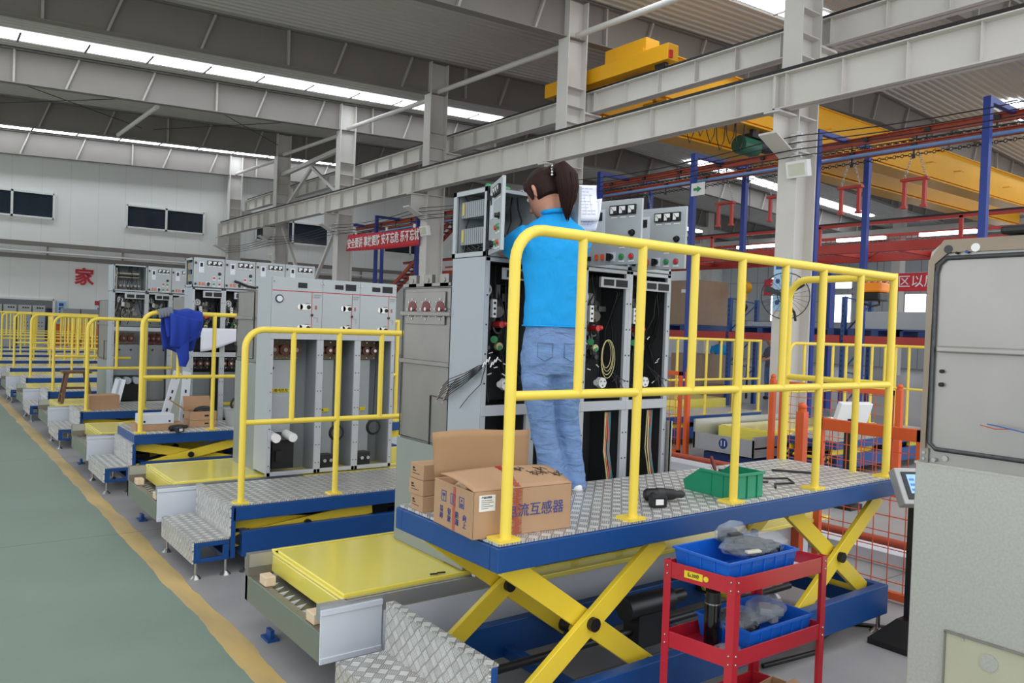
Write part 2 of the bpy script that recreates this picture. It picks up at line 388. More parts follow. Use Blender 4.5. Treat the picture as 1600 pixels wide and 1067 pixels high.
def runway(x, zt, zb, lab, y1):
    b = MB(); b.box(x-.15, x+.15, -4, y1, zt-.018, zt).box(x-.12, x+.12, -4, y1, zb, zb+.018).box(x-.007, x+.007, -4, y1, zb, zt)
    y = -3.9
    while y < y1:
        b.box(x-.11, x+.11, y-.006, y+.006, zb+.015, zt-.015); y += .93
    for cy in CY: b.box(x-.12, x+.12, cy-.02, cy+.02, zb, zt)
    struct(b.build('beam', beam_w), lab)
    r = MB(); r.box(x-.06, x+.06, -4, y1, zt, zt+.03).box(x-.03, x+.03, -4, y1, zt+.03, zt+.10)
    o = r.build('crane_rail', mat('rail_dark_steel', '#2b2624', .6, .2)); tag(o, 'dark steel crane rail on top of the '+('lower' if x < XC else 'higher')+' white runway beam', 'rail')
runway(XA, 5.66, 5.12, 'lower white crane runway beam with stiffeners on the aisle side of the columns', 35.4)
runway(XB, 6.8, 6.36, 'higher white crane runway beam behind the columns', 35.4)
# tie tubes between column heads and portal braces
ti = 0
for (a, b2) in zip(CY, CY[1:]):
    for x in (XC, 5.5):
        if x == 5.5 and not 23 < a < 25: continue
        o = MB().cyl((x, a+.12, rz(x)-.98), (x, b2-.12, rz(x)-.86), .065, seg=12).build('tie_tube', beam_w)
        tag(o, 'white round tie tube under the roof girders, %s of %s' % (ORD[ti].replace('nearest', 'first'), 'those counted towards the end wall'), 'steel tube'); ti += 1
for i, (xa, xb, ya, yb) in enumerate(((1.0, 6.2, 24.5, 29.6), (6.2, 1.0, 24.5, 29.6), (6.6, 11.0, 24.5, 29.6), (11.0, 6.6, 24.5, 29.6))):
    o = MB().cyl((xa, ya, rz(xa)-.55), (xb, yb, rz(xb)-.55), .012, seg=6).build('brace_rod', dsteel); tag(o, 'thin roof brace rod between the girders, %s of the %s crossed pair' % (('first', 'second')[i % 2], ('aisle side', 'column side')[i//2]), 'brace rod', 'crossed brace rods under the roof')
for i, (p, q) in enumerate((((XC, 27.0, 7.05), (XC, 29.6, 5.75)), ((XC, 27.0, 7.05), (XC, 24.5, 5.75)), ((XC, 29.6, 5.1), (XC, 27.3, 2.6)), ((XC, 24.5, 5.1), (XC, 26.8, 2.6)))):
    o = MB().bar(p, q, .1, .1).build('diagonal_brace', beam_w); tag(o, ('upper' if i < 2 else 'lower')+' white diagonal brace leaning to the '+('farther' if i in (0, 2) else 'nearer')+' column of the braced bay', 'brace')
o = MB().bar((XC, 24.3, 7.35), (XC, 29.8, 7.15), .14, .14).build('brace_strut', beam_w); tag(o, 'white strut above the upper diagonal braces', 'strut')
# insulated conductor lines along the columns
for i, z in enumerate((4.42, 4.53, 4.64, 4.75)):
    x = XC-.42; b = MB(); pts = []
    y = 3.0
    while y <= 35.5:
        ph = ((y-7.45) % 5.6)/5.6; pts.append((x, y, z-.14*4*ph*(1-ph)*(.4+.2*i))); y += .7
    b.tube(pts, .009, 5)
    o = b.build('conductor_wire', black); tag(o, 'thin conductor wire along the columns, %s from the bottom' % ORD[i].replace('nearest', 'first'), 'wire')
for j, y in enumerate(CY[1:]):
    b = MB(); t = thing('insulator_rack', 'insulator rack on the column %s from the end wall' % ORD[len(CY)-2-j].replace('nearest', 'first'), 'insulator', (XC-.3, y, 4.36), 'insulator racks on the columns')
    b.box(XC-.34, XC-.3, y-.2, y-.16, 4.36, 4.82).build('bracket', beam_w, t)
    for i, z in enumerate((4.42, 4.53, 4.64, 4.75)):
        MB().cyl((XC-.36, y-.3, z), (XC-.36, y-.12, z), .025, seg=10).build('insulator', white, t)
# floodlights
for (y, x, z, lab) in ((7.2, 10.95, 4.22, 'white floodlight on the nearest column below the lower runway'), (18.35, 10.9, 4.1, 'white floodlight beside the red slogan banner'), (29.6, 10.9, 3.95, 'small white floodlight on a far column')):
    t = thing('floodlight', lab, 'floodlight', (x, y, z-.12), 'floodlights on the columns')
    T = Matrix.Translation((x, y, z)) @ Matrix.Rotation(math.radians(-12), 4, 'Y')
    MB(T).box(-.05, .06, -.19, .19, -.13, .13).build('housing', white, t, bev=.01)
    MB(T).box(-.058, -.052, -.14, .14, -.09, .09).build('glass', lamp_m, t)
    MB().bar((x+.06, y, z), (XC-.275, y, z), .03, .05).build('bracket', white, t)
# end wall: upper windows, ledge, pipes
for i, (x0, x1, z0, z1) in enumerate(((.2, 4.42, 5.2, 6.22), (7.05, 10.15, 5.17, 6.14), (12.45, 15.95, 5.15, 6.2), (-3.6, -.8, 5.2, 6.22), (-1.5, 4.5, .35, 2.08), (19, 22, 5.15, 6.2))):
    f = MB(); y = 35.97; n = 3 if i in (0, 4) else 2
    f.box(x0, x1, y-.06, y+.02, z0, z0+.07).box(x0, x1, y-.06, y+.02, z1-.07, z1)
    for k in range(n+1):
        xx = x0+(x1-x0)*k/n; f.box(xx-.04, xx+.04, y-.06, y+.02, z0, z1)
    w_ = f.build('window_%d' % (i+1), white); struct(w_, 'dark window in the end wall with white frame, ' + ('lower storey' if i == 4 else 'upper storey, %s along' % ORD[i].replace('nearest', 'first')))
    MB().box(x0+.03, x1-.03, y-.02, y, z0+.05, z1-.05).build('pane', glassd, w_)
b = MB().box(-14, 20, 35.8, 36, 4.12, 4.28).box(-14, 20, 35.8, 36, 3.62, 3.78)
for k in range(12): b.box(-12+k*2.7, -11.94+k*2.7, 35.82, 35.88, 3.75, 4.15)
struct(b.build('trim_1', beam_g), 'grey cable ledge with rails along the end wall')
MB_ = MB().box(-14, 20, 35.74, 35.82, 3.86, 3.92); struct(MB_.build('trim_2', white), 'white cable rail on the ledge along the end wall')
lt = lettering('家', 'wall_character', mat('red_wall_letter', '#c82032', .5), None, (5.55, 35.97, 2.98), (1, 0, 0), (0, 0, 1), .72, .03, bold=.018); tag(lt, 'large red Chinese character fixed on the white end wall', 'lettering')
# block wall windows on the far side
for i, y in enumerate((3.6, 8.1, 12.6, 17.1, 21.6, 26.1, 30.6)):
    f = MB(); x = 45.97
    for (z0, z1) in ((2.6, 4.4), (4.7, 5.6)):
        f.box(x-.05, x+.02, y, y+1.3, z0, z0+.06).box(x-.05, x+.02, y, y+1.3, z1-.06, z1).box(x-.05, x+.02, y, y+.06, z0, z1).box(x-.05, x+.02, y+1.24, y+1.3, z0, z1)
    w_ = f.build('window_%d' % (i+7), white); struct(w_, 'bright tall window in the grey side wall, number %d along it' % (i+1))
    MB().box(x-.02, x, y+.04, y+1.26, 2.65, 4.35).build('pane', win_m, w_); MB().box(x-.02, x, y+.04, y+1.26, 4.75, 5.55).build('pane', win_m, w_)
# ================================================================ assembly stations
DZ = {0: .85, 1: .43, 2: .52}
def lift_platform(o, dz, label, x0=1.62, ln=2.71, end=True, curve_x=True):
    """o = (0, Y of near edge). built for one deck height"""
    y0 = o[1]; y1 = y0+.72; x1 = x0+ln
    t = thing('lift_platform', label, 'lift platform', (x0, y0, 0), 'scissor lift platforms along the row')
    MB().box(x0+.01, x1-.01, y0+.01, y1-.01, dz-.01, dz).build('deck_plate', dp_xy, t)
    f = MB(); f.box(x0, x1, y0, y0+.05, dz-.1, dz-.012).box(x0, x1, y1-.05, y1, dz-.1, dz-.012).box(x0, x0+.05, y0+.051, y1-.051, dz-.1, dz-.012).box(x1-.05, x1, y0+.051, y1-.051, dz-.1, dz-.012)
    f.build('deck_frame', blue, t, bev=.004)
    MB().box(x0+.05, x1-.05, y0+.05, y1-.05, dz-.05, dz-.02).build('deck_underside', navy, t)
    # base
    b = MB(); b.box(x0+.06, x1-.02, y0, y0+.05, .1, .26).box(x0+.06, x1-.02, y1-.05, y1, .1, .26).box(x1-.07, x1-.02, y0+.051, y1-.051, .1, .26).box(x0+.06, x0+.11, y0+.051, y1-.051, .1, .26)
    for x in (x0+.55, x0+1.4, x0+2.1): b.box(x, x+.05, y0+.05, y1-.05, .1, .15)
    b.build('base_frame', blue, t, bev=.004)
    # scissor arms: two crossed pairs on each side
    L = .905; zb = .2; zt = dz-.13; h = (zt-zb); half = math.sqrt(max(.02, L*L-h*h))/2
    for cx in (x0+.51, x0+2.28):
        for yy in (y0+.09, y1-.09):
            for sgn, dy in ((1, -.02), (-1, .02)):
                p = V((cx-half*sgn, yy+dy, zb)); q = V((cx+half*sgn, yy+dy, zt)); d = (q-p).normalized()
                MB().bar(p-d*.03, q+d*.03, .025, .085, (0, 0, 1)).build('scissor_arm', yel, t, bev=.003)
            MB().cyl((cx, yy-.055, (zb+zt)/2), (cx, yy+.055, (zb+zt)/2), .027, seg=16).build('pivot_pin', black, t)
            for sx in (-1, 1): MB().cyl((cx+sx*half, yy-.05, zb), (cx+sx*half, yy+.05, zb), .033, seg=16).build('roller', dsteel, t)
        for sx in (-1, 1):
            MB().cyl((cx+sx*half, y0+.1, zb), (cx+sx*half, y1-.1, zb), .02, seg=12).build('cross_shaft', yel, t)
    MB().cyl((x0+.25, y0+.36, .22), (x0+2.3, y0+.36, .22), .018, seg=10).build('drive_screw', dsteel, t)
    MB().box(x0+.06, x0+.2, y0+.27, y0+.44, .16, .3).build('screw_bearing', black, t, bev=.01)
    m = MB().cyl((x0+1.0, y0+.36, .33), (x0+1.3, y0+.36, .33), .055, seg=20).cyl((x0+1.3, y0+.36, .33), (x0+1.4, y0+.36, .33), .03, seg=16).box(x0+1.05, x0+1.25, y0+.31, y0+.41, .15, .3); m.build('drive_motor', dsteel, t)
    for (x, y) in ((x0+.1, y0+.03), (x1-.06, y0+.03), (x0+.1, y1-.03), (x1-.06, y1-.03)):
        MB().cyl((x, y, 0), (x, y, .02), .045, .02, 16).cyl((x, y, .02), (x, y, .12), .011, seg=10).build('levelling_foot', steel, t)
    # guard rail
    r = .021; zr = dz+1.1; zm = dz+.51; ry = y0+.035; xa = x0+.055; xb = x1-.04; bend = .12
    def arc(cx, cy, cz, a0, a1, pl):
        o_ = []
        for k in range(7):
            a = a0+(a1-a0)*k/6
            o_.append((cx+bend*math.cos(a), cy, cz+bend*math.sin(a)) if pl == 'x' else (cx, cy+bend*math.cos(a), cz+bend*math.sin(a)))
        return o_
    pts = [(xa, ry, dz)]+arc(xa+bend, ry, zr-bend, PI, PI/2, 'x')+[(xb, ry, zr)]
    MB().tube(pts, r, 10).build('top_rail', yel_rail, t)
    MB().tube([(xa, ry, zm), (xb, ry, zm)], r*.85, 10).build('middle_rail', yel_rail, t)
    for i, x in enumerate((.69, 1.33, 1.98)): MB().cyl((x0+x, ry, dz), (x0+x, ry, zr), r*.9, seg=10).build('rail_post', yel_rail, t)
    MB().cyl((xb, ry, dz), (xb, ry, zr+.02), r, seg=10).build('rail_post', yel_rail, t)
    for x in (.37, 1.01, 1.66, 2.33): MB().cyl((x0+x, ry, zm), (x0+x, ry, zr), r*.85, seg=10).build('baluster', yel_rail, t)
    for x in (xa, x0+.69, x0+1.33, x0+1.98, xb): MB().box(x-.045, x+.045, ry-.03, ry+.05, dz, dz+.012).build('post_foot_plate', yel_rail, t)
    if end:
        pts = [(xb, ry, zr)]+[(xb, q[1], q[2]) for q in reversed(arc(xb, y1-.04-bend, zr-bend, 0, PI/2, 'y'))]+[(xb, y1-.04, dz)]
        MB().tube(pts, r, 10).build('end_rail', yel_rail, t)
        MB().tube([(xb, ry, zm), (xb, y1-.04, zm)], r*.85, 10).build('end_middle_rail', yel_rail, t)
        MB().cyl((xb, ry+.19, dz), (xb, ry+.19, zr), r*.9, seg=10).build('rail_post', yel_rail, t)
    return t
def step(y0, label):
    t = thing('step_platform', label, 'step', (1.38, y0, 0), 'tread plate steps along the aisle')
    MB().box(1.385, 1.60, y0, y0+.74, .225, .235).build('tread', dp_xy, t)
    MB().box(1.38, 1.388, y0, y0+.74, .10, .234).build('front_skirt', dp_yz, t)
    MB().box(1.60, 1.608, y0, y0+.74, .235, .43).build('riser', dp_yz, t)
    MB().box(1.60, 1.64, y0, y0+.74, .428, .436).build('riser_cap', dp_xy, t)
    f = MB()
    for yy in (y0, y0+.72):
        f.box(1.39, 1.60, yy, yy+.02, .195, .222).box(1.43, 1.565, yy, yy+.02, .10, .125).box(1.39, 1.43, yy, yy+.02, .10, .194).box(1.565, 1.60, yy, yy+.02, .10, .194)
    f.box(1.39, 1.42, y0+.021, y0+.719, .10, .13).box(1.57, 1.599, y0+.021, y0+.719, .10, .13).box(1.609, 1.638, y0, y0+.74, .1, .427); f.build('frame', blue, t, bev=.003)
    for x in (1.41, 1.59):
        for yy in (y0+.03, y0+.70): MB().cyl((x, yy, 0), (x, yy, .022), .035, .014, 16).cyl((x, yy, .02), (x, yy, .11), .008, seg=8).build('levelling_foot', steel, t)
    return t
def conveyor(y0, label, xe=5.0):
    y1 = y0+.91; t = thing('transfer_conveyor', label, 'conveyor', (1.39, y0, 0), 'transfer conveyors of the stations')
    MB().box(1.385, 1.395, y0, y1, .165, .292).build('end_panel', olive, t, bev=.002); MB().box(1.385, 1.52, y1-.035, y1, .165, .402).build('corner_panel', mat('brown_grey_steel', '#857f74', .35, .4), t, bev=.002); MB().box(1.395, 1.43, y0+.001, y1-.036, .270, .288).build('end_ledge', zinc, t)
    b = MB(); b.box(1.39, 1.68, y0-.006, y0, .17, .36).box(1.39, 1.68, y0-.012, y0, .36, .385).box(1.39, 1.68, y0-.012, y0, .155, .18)
    b.build('side_panel', white_p, t, bev=.002)
    b = MB(); b.box(1.39, xe, y0, y0+.04, .335, .40).box(1.39, xe, y1-.04, y1, .335, .40); b.build('side_rail', alu, t)
    b = MB(); b.box(1.69, xe, y0, y0+.02, .10, .33).box(1.69, xe, y1-.02, y1, .10, .33); b.build('side_skirt', white_p, t)
    MB().box(1.40, xe, y0+.04, y1-.04, .255, .27).build('bed', zinc, t)
    b = MB(); y = y0+.06
    while y < y1-.08: b.add([(1.44, y, .271), (1.49, y+.03, .285), (1.44, y+.055, .271), (1.455, y+.03, .271)], [(0, 1, 2, 3)]); y += .07
    b.build('guide_teeth', alu, t)
    b = MB()
    for x in (1.75, 3.2, 4.7):
        for yy in (y0+.06, y1-.12): b.box(x, x+.06, yy, yy+.06, 0, .17).box(x-.03, x+.09, yy-.03, yy+.09, 0, .012)
    b.build('support_leg', navy, t)
    return t
def plate(y0, label, x0=1.51, xe=5.0):
    y1 = y0+.88; t = thing('transfer_plate', label, 'lift table top', (x0, y0, .27), 'yellow transfer plates of the stations')
    b = MB(); b.box(x0, xe, y0, y1, .295, .385); b.build('plate_body', yel_plate, t, bev=.006)
    b = MB(); b.box(x0, xe, y0, y0+.02, .385, .40).box(x0, xe, y1-.02, y1, .385, .41).box(x0, x0+.015, y0, y1, .385, .40).box(x0+.015, xe, y0+.05, y1-.05, .385, .412); b.build('raised_tray', yel_plate, t, bev=.004)
    MB().box(2.45+(x0-1.51), xe, y0-.17, y0-.012, .375, .40).build('plate_apron', yel_plate, t, bev=.004)
    return t
P0 = lift_platform((0, 2.165), .85, 'nearest lift platform, raised high on open scissor arms with the worker on it')
P1 = lift_platform((0, 2.165+S), .43, 'second lift platform from the camera, fully lowered, with an empty scuffed deck')
P2 = lift_platform((0, 2.165+2*S), .52, 'third lift platform, strewn with opened cartons and a blue jacket on its rail')
st0 = step(2.165, 'nearest tread plate step, beside the raised platform at the bottom edge')
cv0 = conveyor(3.09, 'nearest transfer conveyor with two pale wood blocks in its open end')
pl0 = plate(3.10, 'nearest yellow transfer plate, glossy and empty in front')
for k in range(1, 11):
    if k > 2: dup(P1, (1.62, 2.165+k*S, 0), '%s lift platform from the camera, lowered, with plain yellow rails' % ORD[k])
    dup(st0, (1.38, 2.165+k*S, 0), '%s tread plate step from the camera along the aisle' % ORD[k])
    dup(cv0, (1.39, 3.09+k*S, 0), '%s transfer conveyor end from the camera along the aisle' % ORD[k])
    dup(pl0, (1.51, 3.10+k*S, .27), '%s yellow transfer plate from the camera along the aisle' % ORD[k])
# station behind the camera's edge: its cabinet row stands right at the picture's side
cvm = dup(cv0, (2.55, 3.09-S, 0), 'transfer conveyor under the big galvanised cabinet at the picture edge')
plm = dup(pl0, (2.62, 3.10-S, .27), 'yellow plate under the big galvanised cabinet at the picture edge')
for i, (y, lab) in enumerate(((3.18, 'pale wood block at the near corner of the nearest conveyor end'), (3.76, 'pale wood block at the far corner of the nearest conveyor end'))):
    o = MB().box(1.402, 1.455, y, y+.085, .2885, .335).build('wood_block', wood, bev=.004); tag(o, lab, 'wood block', 'wood blocks in the nearest conveyor end')
for i, (y, lab) in enumerate(((3.18+S, 'pale wood block at the near corner of the second conveyor end'), (3.76+S, 'pale wood block at the far corner of the second conveyor end'))):
    o = MB().box(1.402, 1.455, y, y+.085, .2885, .335).build('wood_block', wood, bev=.004); tag(o, lab, 'wood block', 'wood blocks in the second conveyor end')
# blue anchor foot sticking out below the nearest conveyor
for k in (0, 1, 2):
    o = MB().box(1.43, 1.49, 3.78+k*S, 3.88+k*S, 0, .012).box(1.45, 1.47, 3.80+k*S, 3.86+k*S, .012, .05).build('anchor_foot', blue); tag(o, 'small blue anchor foot on the floor under the %s conveyor end' % ORD[k], 'bracket')

# ================================================================ switchgear cabinets
def fr(x0, w, yf, zb):
    """frame helper for a front facing -Y"""
    return lambda x, d, z: (x0+x, yf+d, z)
def meter(t, p, u, n, s=.05):
    """square dial meter on a panel; u = right direction, n = outward normal"""
    u, n = V(u), V(n); z = V((0, 0, 1)); p = V(p)
    f = MB().rbox(p+n*.006, (s/2, .006, s/2), u, n, z).build('meter', ink, t)
    MB().rbox(p+n*.0125, (s/2-.006, .001, s/2-.006), u, n, z).build('dial_face', white, f)
    MB().bar(p+n*.0145+u*.008-z*.012, p+n*.0145-u*.012+z*.012, .002, .0015, n).rbox(p+n*.0145+u*.01-z*.012, (.008, .001, .008), u, n, z).build('needle', ink, f)
    return f
def knob(t, p, n, r, m, name='push_button', bez=steel, dep=.012):
    p, n = V(p), V(n)
    f = MB().cyl(p, p+n*.004, r*1.35, seg=16).build(name, bez, t)
    MB().cyl(p+n*.004, p+n*dep, r, r*.85, 16).build('cap', m, f); return f
def lv_door(t, p, u, n, w, h, detail=1):
    """instrument door with meters, indicator, buttons; p = lower left outer corner"""
    u, n, z, p = V(u), V(n), V((0, 0, 1)), V(p)
    d = MB().rbox(p+u*(w/2)+z*(h/2)-n*.008, (w/2, .008, h/2), u, n, z).build('instrument_door', cabg, t, bev=.002)
    at = lambda a, b: p+u*(a*w)+z*(b*h)
    if detail == 0:
        for k in range(3): MB().rbox(at(.5+k*.15, .82)+n*.003, (.02, .003, .02), u, n, z).build('meter', ink, t)
        return d
    for k in range(3):
        meter(t, at(.50+k*.165, .84), u, n, w*.145)
        MB().rbox(at(.50+k*.165, .73)+n*.001, (w*.055, .001, h*.011), u, n, z).build('name_strip', white, t)
    a = MB().rbox(at(.24, .68)+n*.002, (w*.085, .002, h*.19), u, n, z).build('indicator_plate', white_p, t)
    MB().rbox(at(.24, .76)+n*.005, (w*.04, .002, h*.065), u, n, z).build('indicator_screen', ink, a)
    knob(t, at(.84, .48), n, w*.04, black, 'rotary_knob', black, .022)
    knob(t, at(.66, .33), n, w*.04, red, 'indicator_lamp'); knob(t, at(.84, .33), n, w*.04, green, 'indicator_lamp')
    knob(t, at(.66, .12), n, w*.038, green); knob(t, at(.84, .12), n, w*.038, red)
    for a_, b_ in ((.66, .26), (.84, .26), (.66, .05), (.84, .05)): MB().rbox(at(a_, b_)+n*.001, (w*.05, .001, h*.011), u, n, z).build('name_strip', white, t)
    s = MB().rbox(at(.47, .12)+n*.002, (w*.075, .002, h*.07), u, n, z).build('rotary_switch', white_p, t)
    MB().cyl(at(.47, .12)+n*.004, at(.47, .12)+n*.02, w*.05, seg=12).rbox(at(.46, .11)+n*.022, (w*.018, .012, h*.06), u, n, z).build('switch_handle', black, s)
    for a_ in (.2, .31): MB().rbox(at(a_, .12)+n*.006, (w*.022, .006, h*.045), u, n, z).build('link_plug', orange_t, t)
    for b_ in (.1, .82): MB().rbox(at(.055, b_)+n*.006, (w*.025, .008, h*.035), u, n, z).build('door_hinge', black, t)
    return d
def mechanism(t, x0, x1, yf, z0, z1, seed, plate_col=innerd, coil=True, cables=True, light=False):
    """operating mechanism of one unit: plate, shafts, springs, gauge, coils, cables"""
    R = random.Random(seed); w = x1-x0; h = z1-z0; mt = zinc if light else mat('mechanism_steel', '#5d5e5f', .4, .6, vary=.3)
    MB().box(x0+.02, x1-.02, yf+.20, yf+.22, z0, z1).build('mechanism_plate', plate_col, t)
    X = lambda a: x0+w*a
    Z = lambda b: z0+h*b
    b = MB()
    for i in range(20):
        x, z = X(R.uniform(.15, .82)), Z(R.uniform(.25, .9)); r = R.uniform(.006, .02)
        b.cyl((x, yf+.20, z), (x, yf+R.uniform(.10, .17), z), r, seg=10)
    for i in range(12):
        x, z = X(R.uniform(.15, .78)), Z(R.uniform(.25, .9)); b.rbox((x, yf+R.uniform(.12, .19), z), (R.uniform(.008, .035), R.uniform(.01, .03), R.uniform(.005, .04)), (1, 0, 0), (0, 1, 0), (0, 0, 1))
    b.build('linkage', mt, t)
    b = MB()
    for i in range(3):
        a = R.uniform(.2, .6); b.bar((X(a), yf+.14, Z(R.uniform(.3, .6))), (X(a+R.uniform(.1, .25)), yf+.14, Z(R.uniform(.6, .85))), .012, .03)
    b.cyl((X(.18), yf+.12, Z(.55)), (X(.18), yf+.12, Z(.78)), .022, seg=12).ring((X(.6), yf+.13, Z(.55)), (0, 1, 0), .03, .006)
    for k in range(9): b.ring((X(.18), yf+.12, Z(.56+.025*k)), (0, 0, 1), .024, .004, 12, 5)
    b.build('closing_spring', zinc, t)
    g = MB().cyl((X(.24), yf+.09, Z(.82)), (X(.24), yf+.13, Z(.82)), w*.11, seg=20).build('pressure_gauge', zinc, t)
    MB().cyl((X(.24), yf+.085, Z(.82)), (X(.24), yf+.09, Z(.82)), w*.09, seg=20).build('gauge_face', white_p, g); MB().ring((X(.24), yf+.083, Z(.82)), (0, 1, 0), w*.05, .003).build('gauge_mark', ink, g)
    MB().cyl((X(.44), yf+.07, Z(.66)), (X(.58), yf+.17, Z(.74)), w*.10, seg=18).build('motor', zinc, t)
    b = MB().box(X(.28), X(.36), yf+.05, yf+.07, Z(.62), Z(.75)); o = b.build('terminal_block', white, t)
    b = MB()
    for k in range(3): b.cyl((X(.32), yf+.046, Z(.645+.04*k)), (X(.32), yf+.05, Z(.645+.04*k)), .006, seg=8)
    b.build('terminal_hole', ink, o)
    if coil:
        MB().cyl((X(.50), yf+.06, Z(.57)), (X(.50), yf+.12, Z(.57)), .016, seg=12).cyl((X(.54), yf+.07, Z(.575)), (X(.60), yf+.07, Z(.575)), .014, seg=12).build('release_coil', red, t)
        MB().cyl((X(.40), yf+.08, Z(.46)), (X(.46), yf+.10, Z(.46)), .018, seg=12).build('earthing_cam', green, t)
        MB().cyl((X(.52), yf+.08, Z(.41)), (X(.52), yf+.10, Z(.41)), .020, seg=14).build('interlock_disc', wire_y, t); MB().cyl((X(.52), yf+.075, Z(.40)), (X(.52), yf+.08, Z(.40)), .012, seg=12).build('green_disc', green, t)
        MB().cyl((X(.56), yf+.03, Z(.135)), (X(.56), yf+.06, Z(.135)), .030, seg=7).cyl((X(.46), yf+.05, Z(.135)), (X(.56), yf+.06, Z(.135)), .016, seg=8).build('cam_wheel', white, t)
        b = MB()
        for k in range(3): b.cyl((X(.56)+.015*math.cos(k*2.1+.5), yf+.027, Z(.135)+.015*math.sin(k*2.1+.5)), (X(.56)+.015*math.cos(k*2.1+.5), yf+.03, Z(.135)+.015*math.sin(k*2.1+.5)), .005, seg=8)
        b.build('cam_hole', inner, t)
    if cables:
        b = MB()
        for i in range(9):
            a = R.uniform(.02, .98); pts = []
            x = X(a); xe = X(min(.97, max(.03, a+R.uniform(-.4, .4))))
            for k in range(7):
                s_ = k/6; pts.append((x+(xe-x)*s_+R.uniform(-.01, .01), yf+.07+R.uniform(-.02, .06), Z(1-s_*R.uniform(.8, 1.0))))
            b.tube(pts, R.uniform(.003, .006), 5)
        b.build('wiring', black, t)
        b = MB()
        for i in range(7):
            x, z = X(R.uniform(.05, .95)), Z(R.uniform(.12, .5)); a = R.uniform(-1, 1); b.cyl((x, yf+.05, z), (x+.02*math.cos(a), yf+.045, z+.02*math.sin(a)), .003, seg=6)
        b.build('wire_marker', white, t)
def name_bar(t, x0, x1, yf, z, h=.055, two=True):
    w = x1-x0; b = MB().box(x0+w*.34, x1-w*.02, yf-.006, yf+.01, z, z+h).build('display_bar', cabf, t)
    if two: MB().box(x0+w*.40, x0+w*.62, yf-.009, yf-.006, z+h*.2, z+h*.8).build('black_window', ink, b)
    MB().box(x0+w*.67, x0+w*.93, yf-.009, yf-.006, z+h*.15, z+h*.82).build('black_window', ink, b)
def bushings(t, x0, x1, yf, z0, z1, m=None, n=3):
    w = x1-x0; p = MB().box(x0+w*.06, x0+w*.72, yf+.16, yf+.18, z0, z1).build('bushing_plate', m or mat('bronze_plate', '#7a6a58', .5, .3, vary=.3, scale=20), t)
    r = min(w*.1, (z1-z0)*.3)
    for k in range(n):
        x = x0+w*(.17+.22*k); z = (z0+z1)/2
        b = MB().cyl((x, yf+.10, z), (x, yf+.16, z), r, seg=16).build('bushing', mat('brown_epoxy', '#5a2a26', .4), t)
        MB().cyl((x, yf+.085, z), (x, yf+.10, z), r*.4, seg=10).build('contact_tip', steel, b)
    b = MB()
    for k in range(4):
        for zz in (z0+.012, z1-.012): b.cyl((x0+w*(.08+.2*k), yf+.155, zz), (x0+w*(.08+.2*k), yf+.16, zz), .005, seg=6)
    b.build('bolt', steel, t)
def carcass(t, x0, x1, yf, zb, zl, zt, side_left=True, side_right=False, df=.28, dt=.78, tz=(.97, 1.82), low=cabl, inn=innerd, base_back=True, lowopen=True):
    """frame, sides, stainless tank and galvanised base of one unit"""
    th = .004
    f = MB()
    for x in (x0+.013, x1-.013):
        f.box(x-.013, x+.013, yf, yf+.02, zl+.04, zt).box(x-.014, x+.014, yf, yf+.02, zb, zl)
    f.box(x0, x1, yf-.004, yf+.025, zl-.005, zl+.045).box(x0, x1, yf, yf+.025, zt-.02, zt).box(x0, x1, yf, yf+.03, zb, zb+.03)
    fo = f.build('front_frame', cabf, t, bev=.002)
    b = MB()
    for x in (x0+.013, x1-.013):
        z = zb+.08
        while z < zt-.05: b.cyl((x, yf-.002, z), (x, yf, z), .0045, seg=6); z += .14
    b.build('bolt', dsteel, fo)
    sp = MB()
    if side_left: sp.box(x0-.004, x0, yf, yf+df, zl, zt)
    else: sp.box(x0-.001, x0+.001, yf+.03, yf+df, zl, zt)
    sp.build('side_panel', low if side_left else inn, t)
    MB().box(x1-.006, x1-.003, yf+.03, yf+df-.02, zb+.02, zt-.01).box(x0+.003, x0+.006, yf+.03, yf+df-.02, zb+.02, zt-.01).build('inner_lining', inn, t)
    if side_right: MB().box(x1, x1+.004, yf, yf+df, zb, zt).build('side_panel', low, t)
    MB().box(x0+.002, x1-.002, yf+df-.012, yf+df-.003, zl, zt).build('rear_panel', inn, t)
    MB().box(x0, x1, yf, yf+df, zt-.003, zt).build('top_panel', low, t)
    # lower compartment and galvanised base
    if side_left:
        MB().prism([(yf, zb+.02), (yf, zl), (yf+df, zl), (yf+df, zb+.02)], 'x', x0-.004, x0).build('lower_side_panel', low, t)
    else: MB().box(x0-.001, x0+.001, yf+.03, yf+df, zb, zl).build('lower_side_panel', inn, t)
    MB().box(x0+.002, x1-.002, yf+df-.012, yf+df-.003, zb, zl-.01).build('cable_compartment_back', inn, t)
    b = MB().box(x0, x1, yf+df, yf+dt, zb, tz[0]-.03)
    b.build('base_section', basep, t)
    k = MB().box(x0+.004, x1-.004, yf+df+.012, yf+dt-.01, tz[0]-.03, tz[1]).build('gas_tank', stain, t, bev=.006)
    return k
